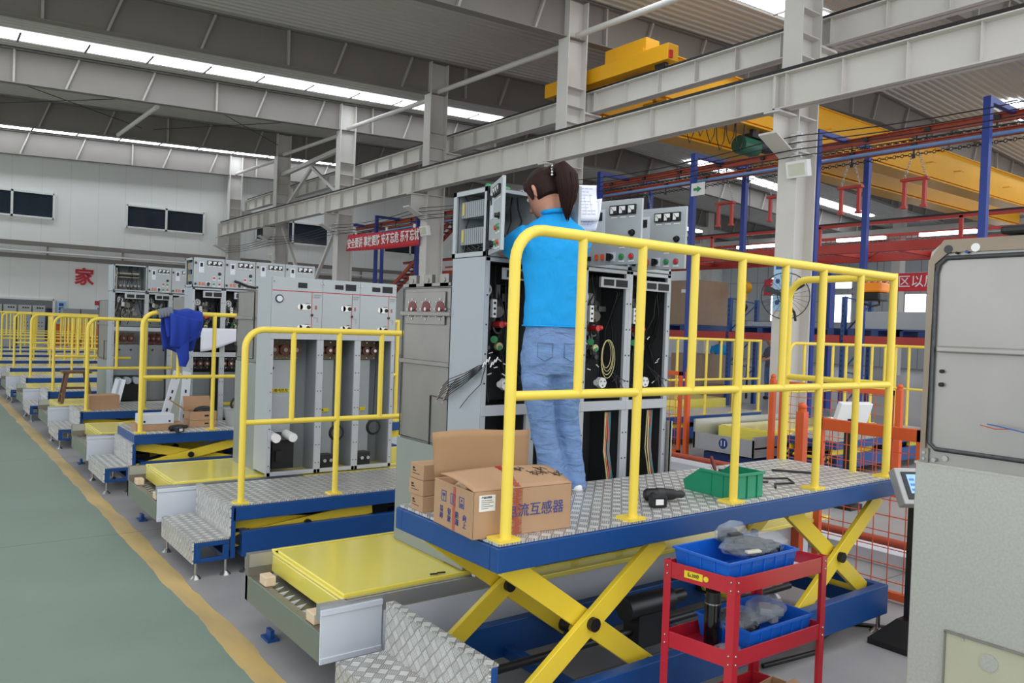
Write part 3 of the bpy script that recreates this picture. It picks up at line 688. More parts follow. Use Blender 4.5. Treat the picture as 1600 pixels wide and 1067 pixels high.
def tank_side(k, x, y0, y1, z0, z1, bars, hole=False, notch=True):
    """weld seams and stiffener bars on the exposed tank side (facing -X)"""
    b = MB()
    b.tube([(x, y0+.01, z0+.01), (x, y0+.01, z1-.01), (x, y1-.01, z1-.01), (x, y1-.01, z0+.01)], .004, 6, True)
    if notch: b.tube([(x, y0+.01, z0+(z1-z0)*.30), (x, y0+(y1-y0)*.36, z0+(z1-z0)*.31), (x, y0+(y1-y0)*.36, z0)], .004, 6)
    b.build('weld_seam', weld, k)
    b = MB()
    for z in bars: b.box(x-.018, x, y0, y1, z-.012, z+.012)
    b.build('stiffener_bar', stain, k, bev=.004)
    if hole:
        yy = [y0+(y1-y0)*f for f in (.2, .48, .76)]; zc = z1-.12
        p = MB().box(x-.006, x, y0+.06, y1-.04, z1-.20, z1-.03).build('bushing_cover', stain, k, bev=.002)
        c = MB(); d = MB()
        for y in yy:
            MB().cyl((x-.009, y, zc), (x-.006, y, zc), .042, seg=20).build('dark_red_opening', mat('red_brown_epoxy', '#6a2020', .4), p); c.cyl((x-.02, y-.01, zc), (x-.008, y-.01, zc), .010, seg=10)
            for q in range(8):
                a = q*PI/4; d.cyl((x-.010, y+.052*math.cos(a), zc+.052*math.sin(a)), (x-.006, y+.052*math.cos(a), zc+.052*math.sin(a)), .005, seg=6)
        c.build('contact_tip', steel, p); d.build('bolt', steel, p)
def lv_box(t, x0, x1, yf, z0, z1, door='closed', open_side=False, d=.30, fill=True):
    b = MB(); e = .012
    b.box(x0, x1, yf+d-.004, yf+d, z0, z1).box(x0, x1, yf, yf+d, z1-.004, z1).box(x0, x1, yf, yf+d, z0, z0+.004).box(x1-.004, x1, yf, yf+d, z0, z1)
    if not open_side: b.box(x0, x0+.004, yf, yf+d, z0, z1)
    for x in (x0, x1-.018): b.box(x, x+.018, yf, yf+e, z0, z1)
    b.box(x0, x1, yf, yf+e, z0, z0+.02).box(x0, x1, yf, yf+e, z1-.02, z1)
    if open_side:
        b.box(x0, x0+.012, yf+d-.03, yf+d, z0, z1).box(x0, x0+.012, yf, yf+.03, z0, z1).box(x0, x0+.012, yf, yf+d, z0, z0+.025).box(x0, x0+.012, yf, yf+d, z1-.025, z1)
    o = b.build('instrument_box', cabg, t, bev=.001)
    if fill:
        R = random.Random(int(x0*100)); w = x1-x0; h = z1-z0
        MB().box(x0+.02, x1-.02, yf+d-.03, yf+d-.005, z0+.02, z1-.02).build('mounting_plate', inner, t)
        b = MB()
        for r_ in (.62, .22):
            for k in range(14): b.box(x0+.03+k*(w-.07)/14, x0+.03+(k+.8)*(w-.07)/14, yf+d-.09, yf+d-.03, z0+h*r_, z0+h*(r_+.2))
        b.build('terminal_row', inner, t)
        b = MB()
        if open_side:
            for r_ in (.60, .20):
                for k in range(12): b.box(x0+.02, x0+.07, yf+.05+k*.017, yf+.063+k*.017, z0+h*r_, z0+h*(r_+.24))
                MB().box(x0+.015, x0+.03, yf+d-.075, yf+d-.062, z0+h*(r_+.04), z0+h*(r_+.22)).build('terminal_label', mat('dull_yellow_label', '#c4b25a', .5), t)
            b.build('terminal_row', inner, t)
        b = MB()
        for k in range(10):
            pts = []; x = x0+R.uniform(.03, w-.03); y = yf+R.uniform(.05, d-.05)
            for q in range(6): pts.append((x+R.uniform(-.02, .02), y+R.uniform(-.02, .02), z0+.02+h*.9*q/5))
            b.tube(pts, .004, 5)
        for k in range(6): b.tube([(x0+.03, yf+.04+.2*q, z0+.03+.02*math.sin(q*6+k)+.008*k) for q in [i/6 for i in range(7)]], .005, 5)
        b.build('wiring', black, t)
        b = MB()
        for k in range(3): b.tube([(x0+.025, yf+.14+.02*k+.02*math.sin(q*2), z0+h*(.36+.05*math.cos(q*2))) for q in (0, .5, 1, 1.5)], .003, 5)
        b.build('white_wire', white, t)
    if door == 'closed': lv_door(t, (x0+.003, yf-.018, z0+.003), (1, 0, 0), (0, -1, 0), x1-x0-.006, z1-z0-.006)
    elif isinstance(door, (int, float)):
        a = math.radians(door); u = V((math.cos(a), -math.sin(a), 0)); n = V((-math.sin(a), -math.cos(a), 0))
        lv_door(t, V((x0+.005, yf-.006, z0+.003)), u, n, x1-x0-.008, z1-z0-.006)
    return o
# ---- row on the nearest station (doors open, being wired)
YF = 3.05; xs = [2.15, 2.45, 2.78, 3.11, 3.44]
names = ['first open cabinet of the wired row, its instrument box open to the side', 'second open cabinet of the wired row, right behind the worker',
         'third open cabinet of the wired row, with a hanging loop of cream wire', 'last open cabinet of the wired row, at its far end beside the yellow rail']
for i in range(4):
    x0, x1 = xs[i], xs[i+1]
    t = thing('switchgear_cabinet', names[i], 'switchgear cabinet', (x0, YF, .41), 'cabinets of the row being wired')
    k = carcass(t, x0, x1, YF, .41, 1.18, 1.93, i == 0, i == 3, tz=(.99, 1.80))
    if i == 0:
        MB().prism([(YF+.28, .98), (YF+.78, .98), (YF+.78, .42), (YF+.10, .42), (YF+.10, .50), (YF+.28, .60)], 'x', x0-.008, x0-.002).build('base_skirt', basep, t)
        MB().box(x0-.007, x0-.004, YF+.0, YF+.275, .55, 1.19).build('lower_side_panel', cabl, t, bev=.001)
        tank_side(k, x0, YF+.28, YF+.78, .98, 1.80, (1.40, 1.655), True)
        b = MB(); b.box(x0, x0+1.2, YF+.30, YF+.78, 1.80, 1.815)
        for q in (.36, .52, .68): b.box(x0+.0, x0+.02, YF+q-.04, YF+q+.04, 1.80, 1.86).cyl((x0-.004, YF+q, 1.83), (x0, YF+q, 1.83), .012, seg=10)
        b.build('tank_flange', stain, k)
    mechanism(t, x0, x1, YF, 1.23, 1.9, 11+i)
    name_bar(t, x0, x1, YF, 1.83)
    MB().box((x0+x1)/2-.003, (x0+x1)/2+.003, YF+.262, YF+.267, .44, 1.17).build('panel_seam', black, t)
    lv_box(t, x0, x1, YF, 1.932, 2.262, {0: 115, 1: 95, 2: 79, 3: 79}[i], i == 0)
    R = random.Random(40+i)
    for nm, m_, off in (('green_yellow_cable', wire_y, 0), ('red_cable', wire_r, .03), ('blue_cable', pant, .05)):
        if i == 0 and off > .01: continue
        b = MB()
        for q in range(3):
            a = x1-.09+off*.5+q*.008
            b.tube([(a-.02, YF+.04, 1.16), (a-.03+R.uniform(-.01, .01), YF+.03, .95), (a, YF+.02, .75), (a+.05+q*.01, YF+.0, .55), (a+.07, YF-.02, .45)], .0035, 6)
        b.build(nm, m_, t)
    if i == 2:
        b = MB()
        for q in range(4):
            w_, h_ = .034+.006*q, .072+.010*q; cx, cz = 2.945+.003*math.sin(q*2), 1.475-.008*q
            b.tube([(cx+w_*math.sin(a)*(1 if a < PI else .9), YF-.01-.004*q, cz+h_*math.cos(a)) for a in [2*PI*j/20 for j in range(20)]], .0022, 5, True)
        b.build('wire_coil', wire_y, t)
    b = MB()
    for q in range(7):
        x = x0+.22+.01*q; b.tube([(x, YF+.06, 1.42-.01*q), (x+.03*math.sin(q), YF-.0, 1.36), (x+.06*math.sin(q*2), YF-.03, 1.31+.02*math.cos(q*3))], .002, 5)
    b.build('loose_wires', black, t)
    if i == 0:
        b = MB(); w2 = MB()
        for q in range(10):
            e = V((x0-.03-.008*q, YF-.05+.012*q, 1.30-.012*(q % 5))); s0 = V((x0+.03, YF+.02, 1.43)); 
            g_ = (q % 5)*.012; pts = [s0, s0+V((-.03, -.045, -.005)), V((x0-.03, YF-.01, 1.415-g_*.6)), V((x0-.035, YF+.07+.004*q, 1.375-g_)), V((x0-.035, YF+.17+.012*q, 1.335-g_*1.5)), V((x0-.035, YF+.23+.012*q, 1.295-g_*1.5))]
            b.tube(pts, .0021, 6); w2.cyl(pts[-1], pts[-1]+V((0, .012, -.012)), .002, seg=5)
            if q < 6: MB().cyl(V((x0-.02+.012*q, YF-.03-.004*q, 1.41+.012*(q % 3))), V((x0-.012+.012*q, YF-.035-.004*q, 1.435+.012*(q % 3))), .0032, seg=6).build('wire_marker', white, t)
        b.tube([(x0+.02, YF, 1.42), (x0-.02, YF-.02, 1.33), (x0-.02, YF+.08, 1.26), (x0-.02, YF+.15, 1.20)], .002, 6)
        b.build('wire_bundle', black, t); w2.build('wire_end', mat('pink_wire_end', '#d9b0a4', .5), t)
        MB().cyl((x0+.06, YF+.1, 2.275), (x0+.19, YF+.1, 2.275), .018, seg=14).build('green_cable_plug', green, t)
o = MB().box(3.455, 3.462, 3.02, 3.20, .42, 1.10).box(3.455, 3.463, 3.016, 3.03, .42, 1.10).build('loose_side_plate', galv); tag(o, 'narrow galvanised plate standing against the end of the wired row', 'metal plate')
# ---- finished row on the second station (grey fronts with handles slots)
YF = 3.055+S; xs = [2.15, 2.55, 2.87, 3.20]
names = ['wide finished cabinet with a round gauge on its grey front', 'middle finished cabinet with two dark display windows, between the wide one and the end one', 'end finished cabinet with two dark display windows, nearest to the row being wired']
for i in range(3):
    x0, x1 = xs[i], xs[i+1]; w_ = x1-x0
    t = thing('switchgear_cabinet', names[i], 'switchgear cabinet', (x0, YF, .41), 'finished cabinets of the second station')
    k = carcass(t, x0, x1, YF, .41, 1.455, 1.92, i == 0, i == 2, tz=(1.28, 1.82), low=cabg, inn=inner)
    if i == 0: tank_side(k, x0, YF+.36, YF+.78, 1.27, 1.82, (1.60,), False)
    MB().box(x0+.001, x1-.001, YF-.012, YF, 1.505, 1.92).build('front_cover', cabg, t, bev=.002)
    f0 = YF-.013
    MB().box(x0, x1, f0-.001, f0, 1.815, 1.821).box(x1-w_*.22, x1-w_*.22+.004, f0-.001, f0, 1.52, 1.815).box(x0+w_*.55, x1-w_*.22, f0-.001, f0, 1.518, 1.522).build('red_line', redl, t)
    if i: MB().box(x0+w_*.32, x0+w_*.54, f0-.002, f0, 1.85, 1.885).build('black_window', ink, t)
    MB().box(x0+w_*(.60 if i else .5), x0+w_*(.88 if i else .68), f0-.002, f0, 1.845, 1.895 if i else 1.885).build('black_window', ink, t)
    for zz in (1.70, 1.54):
        s_ = MB().cyl((x0+w_*.55, f0-.003, zz), (x0+w_*.55, f0, zz), .022, seg=16).box(x0+w_*.55, x0+w_*.76, f0-.003, f0, zz-.022, zz+.022).build('operating_slot', white, t)
        MB().cyl((x0+w_*.72, f0-.006, zz), (x0+w_*.72, f0-.003, zz), .016, seg=14).build('slot_opening', ink, s_)
        MB().tube([(x0+w_*.70+.024*math.cos(a), f0-.002, zz+.024*math.sin(a)+.006) for a in (.5, 1.0, 1.6, 2.2, 2.7)], .0015, 4).build('slot_arc', ink, s_)
    MB().box(x1-w_*.15, x1-w_*.11, f0-.001, f0, 1.685, 1.715).build('indicator_mark', mat('brown_mark', '#9a5a4a'), t)
    MB().cyl((x1-w_*.21, f0-.008, 1.64), (x1-w_*.21, f0, 1.64), .010, seg=10).build('key_lock', dsteel, t)
    MB().box(x1-w_*.18, x1-w_*.03, f0-.001, f0, 1.79, 1.80).box(x1-w_*.18, x1-w_*.05, f0-.001, f0, 1.775, 1.782).box(x1-w_*.18, x1-w_*.09, f0-.001, f0, 1.618, 1.622).box(x1-w_*.10, x1-w_*.09, f0-.001, f0, 1.585, 1.622).build('printed_mark', inner, t)
    if i == 0:
        g = MB().cyl((x0+.055, f0-.006, 1.755), (x0+.055, f0, 1.755), .031, seg=24).build('gauge_ring', dsteel, t)
        MB().cyl((x0+.055, f0-.009, 1.755), (x0+.055, f0-.006, 1.755), .023, seg=20).build('gauge_face', white_p, g)
    MB().cyl((x0+.012, f0-.005, 1.885), (x0+.012, f0, 1.885), .006, seg=8).cyl((x1-.012, f0-.005, 1.885), (x1-.012, f0, 1.885), .006, seg=8).build('screw', steel, t)
    bushings(t, x0, x1, YF, 1.29, 1.44)
    MB().box(x0+w_*.03, x0+w_*.60, YF+.17, YF+.18, .72 if i == 0 else .48, 1.285).build('inner_cover', cabg, t)
    MB().box(x0+.03, x0+w_*(.55 if i == 0 else .50), YF+.165, YF+.17, 1.03 if i == 0 else .865, 1.06 if i == 0 else .895).build('yellow_warning_strip', yellow_l, t)
    lettering('当心触电危险' if i == 0 else '当心触电', 'warning_lettering', ink, t, (x0+.03+(w_*.25 if i == 0 else w_*.14), YF+.164, 1.045 if i == 0 else .88), (1, 0, 0), (0, 0, 1), .028 if i == 0 else .02)
    MB().cyl((x0+w_*(.22 if i == 0 else .2), YF+.165, 1.22 if i == 0 else 1.17), (x0+w_*(.22 if i == 0 else .2), YF+.17, 1.22 if i == 0 else 1.17), .011 if i == 0 else .014, seg=14).build('round_mark', dsteel if i == 0 else red, t)
    if i == 0:
        m_ = MB().box(x0+.05, x0+.22, YF+.03, YF+.15, .46, .66).box(x0+.07, x0+.12, YF+.0, YF+.05, .52, .60); m_.build('cable_terminal', black, t)
        for x in (x0+.06, x0+.19): MB().cyl((x, YF-.03, .70), (x, YF+.12, .71), .034, seg=20).build('white_roll', white, t)
        MB().box(x0+.02, x0+.22, YF+.17, YF+.175, .44, .50).build('inner_sill', cabf, t)
    else:
        MB().box(x0+.04, x0+w_*.45, YF+.02, YF+.12, .44, .54).build('terminal_base', black, t)
        for q in (.2, .36): MB().cyl((x0+w_*q, YF-.01, .50), (x0+w_*q, YF+.04, .50), .014, seg=10).build('terminal_stud', steel, t)
        b = MB(); cx, cz = x0+w_*.55, .71+.03*(i == 2); b.tube([(x0+w_*.68, YF+.1, 1.45), (x0+w_*.62, YF+.08, 1.1), (cx, YF+.05, cz+.10), (cx, YF+.04, cz+.06)], .004, 6)
        for q in range(4): b.ring((cx, YF+.03+.004*q, cz), (0, 1, 0), .05+.004*q, .004, 20, 5)
        b.build('cable_coil', black, t)
# ---- row on the third station (instrument boxes with doors shut, mechanisms bare)
YF = 3.055+2*S; xs = [2.33, 2.65, 2.98, 3.31, 3.66]
names = ['first cabinet of the row behind the blue jacket, its instrument box open at the side', 'second cabinet of the row behind the blue jacket, a black cable hanging from its door', 'third cabinet of the row behind the blue jacket, partly hidden by the finished row', 'last cabinet of the row behind the blue jacket, only its instrument door showing']
for i in range(4):
    x0, x1 = xs[i], xs[i+1]
    t = thing('switchgear_cabinet', names[i], 'switchgear cabinet', (x0, YF, .41), 'cabinets with closed instrument doors')
    carcass(t, x0, x1, YF, .41, 1.18, 1.90, i == 0, i == 3, tz=(.97, 1.80))
    mechanism(t, x0, x1, YF, 1.24, 1.86, 60+i); name_bar(t, x0, x1, YF, 1.80, .07)
    bushings(t, x0, x1, YF, 1.04, 1.16, innerd)
    lv_box(t, x0, x1, YF, 1.905, 2.215, 'closed', i == 0)
    MB().box(x0+.02, x1-.06, YF+.2, YF+.21, .5, 1.0).build('inner_cover', inner, t)
    MB().box(x0+.04, x0+.2, YF+.19, YF+.195, .64, .67).build('yellow_warning_strip', yellow_l, t)
    if i == 1: MB().tube([(x0+.1, YF-.03, 1.99), (x0+.15, YF-.04, 1.975), (x0+.25, YF-.04, 1.94), (x0+.33, YF-.04, 1.93)], .012, 8).build('hanging_cable', black, t)
# ---- row on the fourth station
YF = 3.055+3*S; xs = [2.09, 2.50, 2.80, 3.12]
names = ['first cabinet of the fourth station, its top box standing open and dark', 'second cabinet of the fourth station, with a small grey instrument door', 'third cabinet of the fourth station, half hidden behind the row with the jacket']
for i in range(3):
    x0, x1 = xs[i], xs[i+1]
    t = thing('switchgear_cabinet', names[i], 'switchgear cabinet', (x0, YF, .41), 'cabinets of the fourth station')
    k = carcass(t, x0, x1, YF, .41, 1.38, 1.89, i == 0, i == 2, tz=(1.0, 1.78), inn=inner, dt=.95)
    if i == 0: tank_side(k, x0, YF+.28, YF+.95, .98, 1.78, (1.45,), False)
    mechanism(t, x0, x1, YF, 1.43, 1.86, 80+i, inner, coil=False, light=i == 0); name_bar(t, x0, x1, YF, 1.80, .07)
    lv_box(t, x0, x1, YF, 1.895, 2.245, 'none' if i == 0 else 'closed', False, .34)
    if i == 0:
        b = MB().cyl((x0+.05, YF+.12, 2.13), (x0+.33, YF+.12, 2.13), .025, seg=12).cyl((x0+.05, YF+.10, 2.08), (x0+.33, YF+.10, 2.08), .012, seg=10)
        for q in range(7): b.cyl((x0+.06+.045*q, YF+.1, 1.97), (x0+.06+.045*q, YF+.14, 1.97), .018, seg=10)
        b.box(x0+.03, x0+.06, YF+.08, YF+.2, 1.92, 2.2).build('busbar_assembly', zinc, t)
    bushings(t, x0, x1, YF, 1.20, 1.35, mat('red_brown_plate', '#6e3330', .5) if i == 1 else None)
    MB().box(x0+.02, x1-.02, YF+.15, YF+.16, .78 if i == 0 else .44, 1.19).build('inner_cover', inner, t)
    MB().box(x0+.03, x0+.26, YF+.14, YF+.15, 1.0-.3*(i > 0), 1.025-.3*(i > 0)).build('yellow_warning_strip', yellow_l, t)
    for q in (.3, .65): MB().cyl((x0+.4*q, YF+.14, 1.12), (x0+.4*q, YF+.15, 1.12), .013, seg=10).build('round_mark', dsteel, t)
    if i == 0:
        MB().box(x0+.08, x0+.33, YF+.03, YF+.15, .46, .68).build('cable_terminal', black, t)
        for q in range(3): MB().cyl((x0+.09+.11*q, YF-.02, .72), (x0+.09+.11*q, YF+.14, .72), .045, seg=16).build('grey_roll', cabl, t)
# ---- big cabinet at the picture's right edge, seen from its side
YF = 3.055-S; x0 = 2.6
t = thing('switchgear_cabinet', 'large galvanised cabinet with a stainless tank on top, at the picture edge in front', 'switchgear cabinet', (x0, YF, .41))
MB().box(x0, x0+.45, YF, YF+.945, .41, 1.212).build('galvanised_base', galv, t, bev=.003)
MB().box(x0-.002, x0+.45, YF, YF+.948, 1.208, 1.216).build('base_top_fold', galv, t)
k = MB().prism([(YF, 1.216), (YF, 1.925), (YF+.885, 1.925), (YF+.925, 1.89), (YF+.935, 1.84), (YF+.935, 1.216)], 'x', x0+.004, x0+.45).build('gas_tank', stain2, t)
MB().prism([(YF, 1.88), (YF, 1.925), (YF+.885, 1.925), (YF+.93, 1.86), (YF+.93, 1.26), (YF+.915, 1.26), (YF+.91, 1.85), (YF+.87, 1.885)], 'x', x0-.006, x0+.004).build('tank_rim', mat('heat_tinted_steel', '#8d8070', .4, .5, vary=.2), k)
b = MB(); ye = YF+.905; b.tube([(x0-.002, YF+.1, 1.872), (x0-.002, ye-.03, 1.868), (x0-.002, ye-.008, 1.85), (x0-.002, ye, 1.82), (x0-.002, ye, 1.28), (x0-.002, ye-.02, 1.262), (x0-.002, YF, 1.262)], .007, 8); b.build('weld_seam', weld, k)
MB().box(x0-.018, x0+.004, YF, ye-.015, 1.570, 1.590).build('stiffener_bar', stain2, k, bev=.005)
for (y, z, r, m_) in ((YF+.87, 1.895, .013, innerd), (YF+.79, 1.896, .013, mat('bright_disc', '#e6e6e2', .3)), (YF+.845, 1.882, .004, ink), (YF+.815, 1.884, .005, blue), (YF+.875, 1.51, .006, ink), (YF+.875, 1.468, .007, ink)):
    MB().cyl((x0-.008, y, z), (x0+.002, y, z), r, seg=20).build('hole', m_, k)
b = MB(); b.box(x0-.004, x0, YF+.905, YF+.93, 1.215, 1.262); b.build('corner_bracket', zinc, t)
MB().cyl((x0-.008, YF+.918, 1.247), (x0-.004, YF+.918, 1.247), .005, seg=8).cyl((x0-.008, YF+.918, 1.228), (x0-.004, YF+.918, 1.228), .005, seg=8).cyl((x0-.012, YF+.885, 1.228), (x0-.002, YF+.885, 1.228), .007, seg=6).build('screw', steel, t)
MB().cyl((x0-.001, YF+.855, 1.236), (x0, YF+.855, 1.236), .009, seg=16).build('round_mark', steel, t)
p_ = MB().box(x0-.004, x0, YF, YF+.83, .41, .70).build('inset_cover', mat('cream_zinc_panel', '#b4b39c', .35, .2), t)
MB().box(x0-.010, x0-.003, YF, YF+.83, .697, .704).box(x0-.010, x0-.003, YF+.825, YF+.83, .41, .70).build('cover_edge', zinc, p_)
MB().cyl((x0-.008, YF+.70, .645), (x0-.004, YF+.70, .645), .026, seg=24).cyl((x0-.008, YF+.775, .69), (x0-.004, YF+.775, .69), .004, seg=8).build('knockout_disc', galv, p_)
b = MB(); b.tube([(x0-.03, YF+.66, 1.355), (x0-.035, YF+.70, 1.35), (x0-.03, YF+.745, 1.357)], .0015, 5); b.build('red_wire', wire_r, t)
MB().tube([(x0-.03, YF+.60, 1.345), (x0-.035, YF+.68, 1.358), (x0-.03, YF+.725, 1.362)], .0018, 5).build('blue_wire', wire_b, t)
o = MB().box(x0-.02, x0+.2, YF+.56, YF+.72, 1.93, 1.955).build('instrument_tray', black, bev=.008); tag(o, 'black tray lying on top of the big stainless tank', 'tray')
# ================================================================ things on and around the nearest platform
def rotT(x, y, z, deg): return Matrix.Translation((x, y, z)) @ Matrix.Rotation(math.radians(deg), 4, 'Z')
# open carton
T = rotT(1.578, 2.262, .85, -4.5); L, W, H = .427, .30, .168
t = thing('open_carton', 'large open cardboard carton with blue characters and red tape, on the raised platform corner', 'cardboard box', (1.578, 2.262, .85))
b = MB(T); th = .004
b.box(0, L, 0, th, 0, H).box(0, L, W-th, W, 0, H).box(0, th, 0, W, 0, H).box(L-th, L, 0, W, 0, H).box(0, L, 0, W, 0, th); b.build('carton_body', card, t, bev=.002)
MB(T).grid(lambda u, v: (u*L*1.0+(.5-u)*-.02*v, W+.015*v, H+v*.17+.006*math.sin(u*5)*v), 12, 6).build('rear_flap', card_d, t, solid=.004)
MB(T).grid(lambda u, v: (L*u+(.0-.035*v*(u < .5)*(1-2*u)), .0+v*.19, H+.002+.035*math.sin(v*1.7)+.012*v*math.sin(u*3)), 14, 8).build('front_flap', card, t, solid=.004)
MB(T).grid(lambda u, v: (L+.01*v, u*W*.9+.01, H-v*.05), 4, 4).build('end_flap', card_d, t, solid=.003)
R = random.Random(3); b = MB(T)
b.grid(lambda u, v: (.012+u*(L-.024), .012+v*(W-.03), H-.03+.018*math.sin(u*31+v*7)*math.cos(v*27-u*9)), 50, 36); b.build('padding_paper', mat('tan_padding', '#c4a486', .8), t)
ax = lambda v: (T.to_3x3() @ V(v)); at = lambda v: T @ V(v)
lettering('电流互感器', 'printed_lettering', ink_b, t, at((.262, -.0012, .085)), ax((1, 0, 0)), (0, 0, 1), .052)
for i, (y, s_) in enumerate(((.235, '易\n碎'), (.175, '轻\n放'), (.115, '防\n潮'), (.06, '向\n上'))):
    lettering(s_, 'printed_lettering', ink_b, t, at((-.0012, y, .05)), -ax((0, 1, 0)), (0, 0, 1), .026)
for i, y in enumerate((.22, .15, .085)):
    b = MB(T); b.box(-.0012, 0, y-.018, y-.015, .095, .135).box(-.0012, 0, y+.015, y+.018, .095, .135).box(-.0012, 0, y-.018, y+.018, .095, .098).box(-.0012, 0, y-.018, y+.018, .132, .135)
    if i == 0: b.box(-.0012, 0, y-.01, y+.01, .115, .125).box(-.0012, 0, y-.001, y+.001, .10, .125)
    elif i == 1: b.box(-.0012, 0, y-.006, y-.003, .10, .128).box(-.0012, 0, y+.003, y+.006, .10, .128)
    else: b.box(-.0012, 0, y-.01, y+.01, .10, .112).cyl((-.0012, y, .122), (0, y, .122), .005, seg=10)
    b.build('handling_symbol', ink_b, t)
b = MB(T); lb = b.box(.022, .088, -.0016, 0, .098, .155).build('paper_label', white, t)
lettering('产品合格证', 'label_lettering', ink, lb, at((.052, -.0022, .147)), ax((1, 0, 0)), (0, 0, 1), .0085)
b = MB(T)
for q, w_ in enumerate((.045, .05, .035, .05, .03)): b.box(.03, .03+w_, -.0022, -.0016, .136-q*.007, .1375-q*.007)
b.build('label_print', ink, lb)
b = MB(T); R = random.Random(5)
for q in range(46): 
    x = .182+R.uniform(-.008, .008); z = .004+q*.0036; b.box(x-.012-R.random()*.006, x+.010+R.random()*.008, -.0016, 0, z, z+.0016)
b.build('tape_print', ink_r, t)
MB(T).box(.165, .205, -.0008, 0, .0, H).build('tape', mat('brown_tape', '#9c7452', .3), t)
b = MB(T)
for q in range(38): b.box(-.0014, 0, .132+R.uniform(-.004, .0), .148+R.uniform(0, .004), .004+q*.0042, .0058+q*.0042)
b.build('tape_print', ink_r, t)
fz = lambda x, y: H+.0065+.035*math.sin(1.7*y/.19)+.012*y/.19*math.sin(3*x/L)
b = MB(T)
for (cx, cy, n_, k) in ((.245, .125, 3, 1), (.295, .085, 5, 1.1), (.345, .12, 3, .8), (.385, .07, 3, 1.2)):
    for q in range(n_):
        pts = []
        for j in range(9):
            a = j/8; x = cx+.013*q*k+.007*math.sin(a*5+q*2); y = cy+(a-.5)*.032*k+.004*math.cos(q*3); pts.append((x, y, fz(x, y)))
        b.tube(pts, .0012, 4)
    pts = [(cx-.004+.016*n_*j/10, cy+.012*math.sin(j*1.1+cx*20), fz(cx-.004+.016*n_*j/10, cy+.012*math.sin(j*1.1+cx*20))) for j in range(11)]; b.tube(pts, .0011, 4)
b.build('pen_scribble', ink, t)
b = MB(T)
for q in range(26):
    y = .004+q*.0068; x0_ = .170+.10*y+R.uniform(-.004, .004); b.tube([(x0_+.028*j/3, y, fz(x0_+.028*j/3, y)-.001) for j in range(4)], .0012, 4)
b.build('tape_print', ink_r, t)
# small cartons stacked beside it
for i in range(3):
    T = rotT(1.635, 2.70, .85+i*.0635, (-3, 2, -1)[i]); o_ = thing('small_carton', 'small plain carton beside the big one, %s of a stack of three' % ('bottom', 'middle', 'top')[i], 'cardboard box', (1.635, 2.70, .85+i*.0635), 'small cartons stacked on the platform')
    MB(T).box(0, .16, 0, .105, 0, .062).build('carton_body', card, o_, bev=.002)
    b = MB(T).box(-.0012, 0, .06, .085, .03, .034).box(-.0012, 0, .03, .085, .02, .022).box(-.0012, 0, .07, .085, .038, .046); b.build('printed_mark', ink, o_)
    MB(T).box(.0, .16, .05, .054, .062, .0625).build('lid_seam', card_d, o_)
# green picking bin
t = thing('picking_bin', 'green plastic picking bin with a slanted open front, on the raised platform', 'storage bin', (2.98, 2.23, .85))
T = rotT(2.98, 2.23, .85, -3); b = MB(T); w_, l_, h_ = .215, .31, .118; e = .004
prof = [(0, 0), (0, h_), (l_*.62, h_), (l_*.97, .045), (l_*.92, 0)]
b.prism(prof, 'x', 0, e).prism(prof, 'x', w_-e, w_).box(0, w_, 0, e, 0, h_).box(0, w_, 0, l_*.92, 0, e).prism([(l_*.92, 0), (l_*.97, .045), (l_*.955, .045), (l_*.905, 0)], 'x', 0, w_)
b.build('bin_body', green_b, t, bev=.0015)
b = MB(T); b.box(-.008, 0, -.006, l_*.62, h_-.012, h_).box(w_, w_+.008, -.006, l_*.62, h_-.012, h_).box(-.008, w_+.008, -.008, 0, h_-.012, h_)
for x in (.03, .10, .17): b.box(x, x+.006, -.006, 0, .0, h_)
for y in (.05, .12): b.box(-.005, 0, y, y+.006, 0, h_)
b.build('rim', green_b, t, bev=.0015)
t = thing('screwdriver', 'dark red handled tool sticking out of the green bin', 'screwdriver', (3.07, 2.38, .86))
MB().cyl((3.05, 2.34, .868), (3.075, 2.40, .95), .003, seg=8).build('shaft', steel, t); MB().tube([(3.075, 2.40, .95), (3.082, 2.415, .97), (3.095, 2.445, 1.01)], [.006, .010, .008], 10).build('grip', mat('dark_red_grip', '#6a231d', .5), t)
# cordless drills
def drill(x, y, z, deg, label, gr):
    T = rotT(x, y, z, deg); t = thing('cordless_drill', label, 'cordless drill', (x, y, z), gr)
    MB(T).tube([(-.09, 0, .028), (-.08, 0, .028), (-.0, 0, .03), (.045, 0, .03), (.06, 0, .03)], [.018, .027, .028, .024, .018], 14).build('drill_body', black, t)
    MB(T).tube([(.06, 0, .03), (.085, 0, .03), (.10, 0, .03)], [.017, .018, .009], 12).build('chuck', dsteel, t)
    MB(T).tube([(-.05, .0, .03), (-.065, -.05, .026), (-.07, -.095, .024)], [.018, .015, .018], 10).build('handle', rubber, t)
    MB(T).rbox((-.068, -.12, .026), (.035, .022, .024), (1, .1, 0), (-.1, 1, 0), (0, 0, 1)).build('battery', black, t, bev=.006)
    MB(T).rbox((-.068, -.143, .026), (.018, .001, .012), (1, .1, 0), (-.1, 1, 0), (0, 0, 1)).build('battery_label', white, t)
    MB(T).tube([(-.03, 0, .03), (.0, 0, .03)], .0285, 14).build('collar_ring', dsteel, t)
    return t
drill(2.69, 2.38, .85, -28, 'black cordless drill lying on the raised platform before the green bin', 'cordless drills')
drill(2.02, 2.26+2*S, .52, 20, 'black cordless drill lying on the deck below the blue jacket', 'cordless drills')
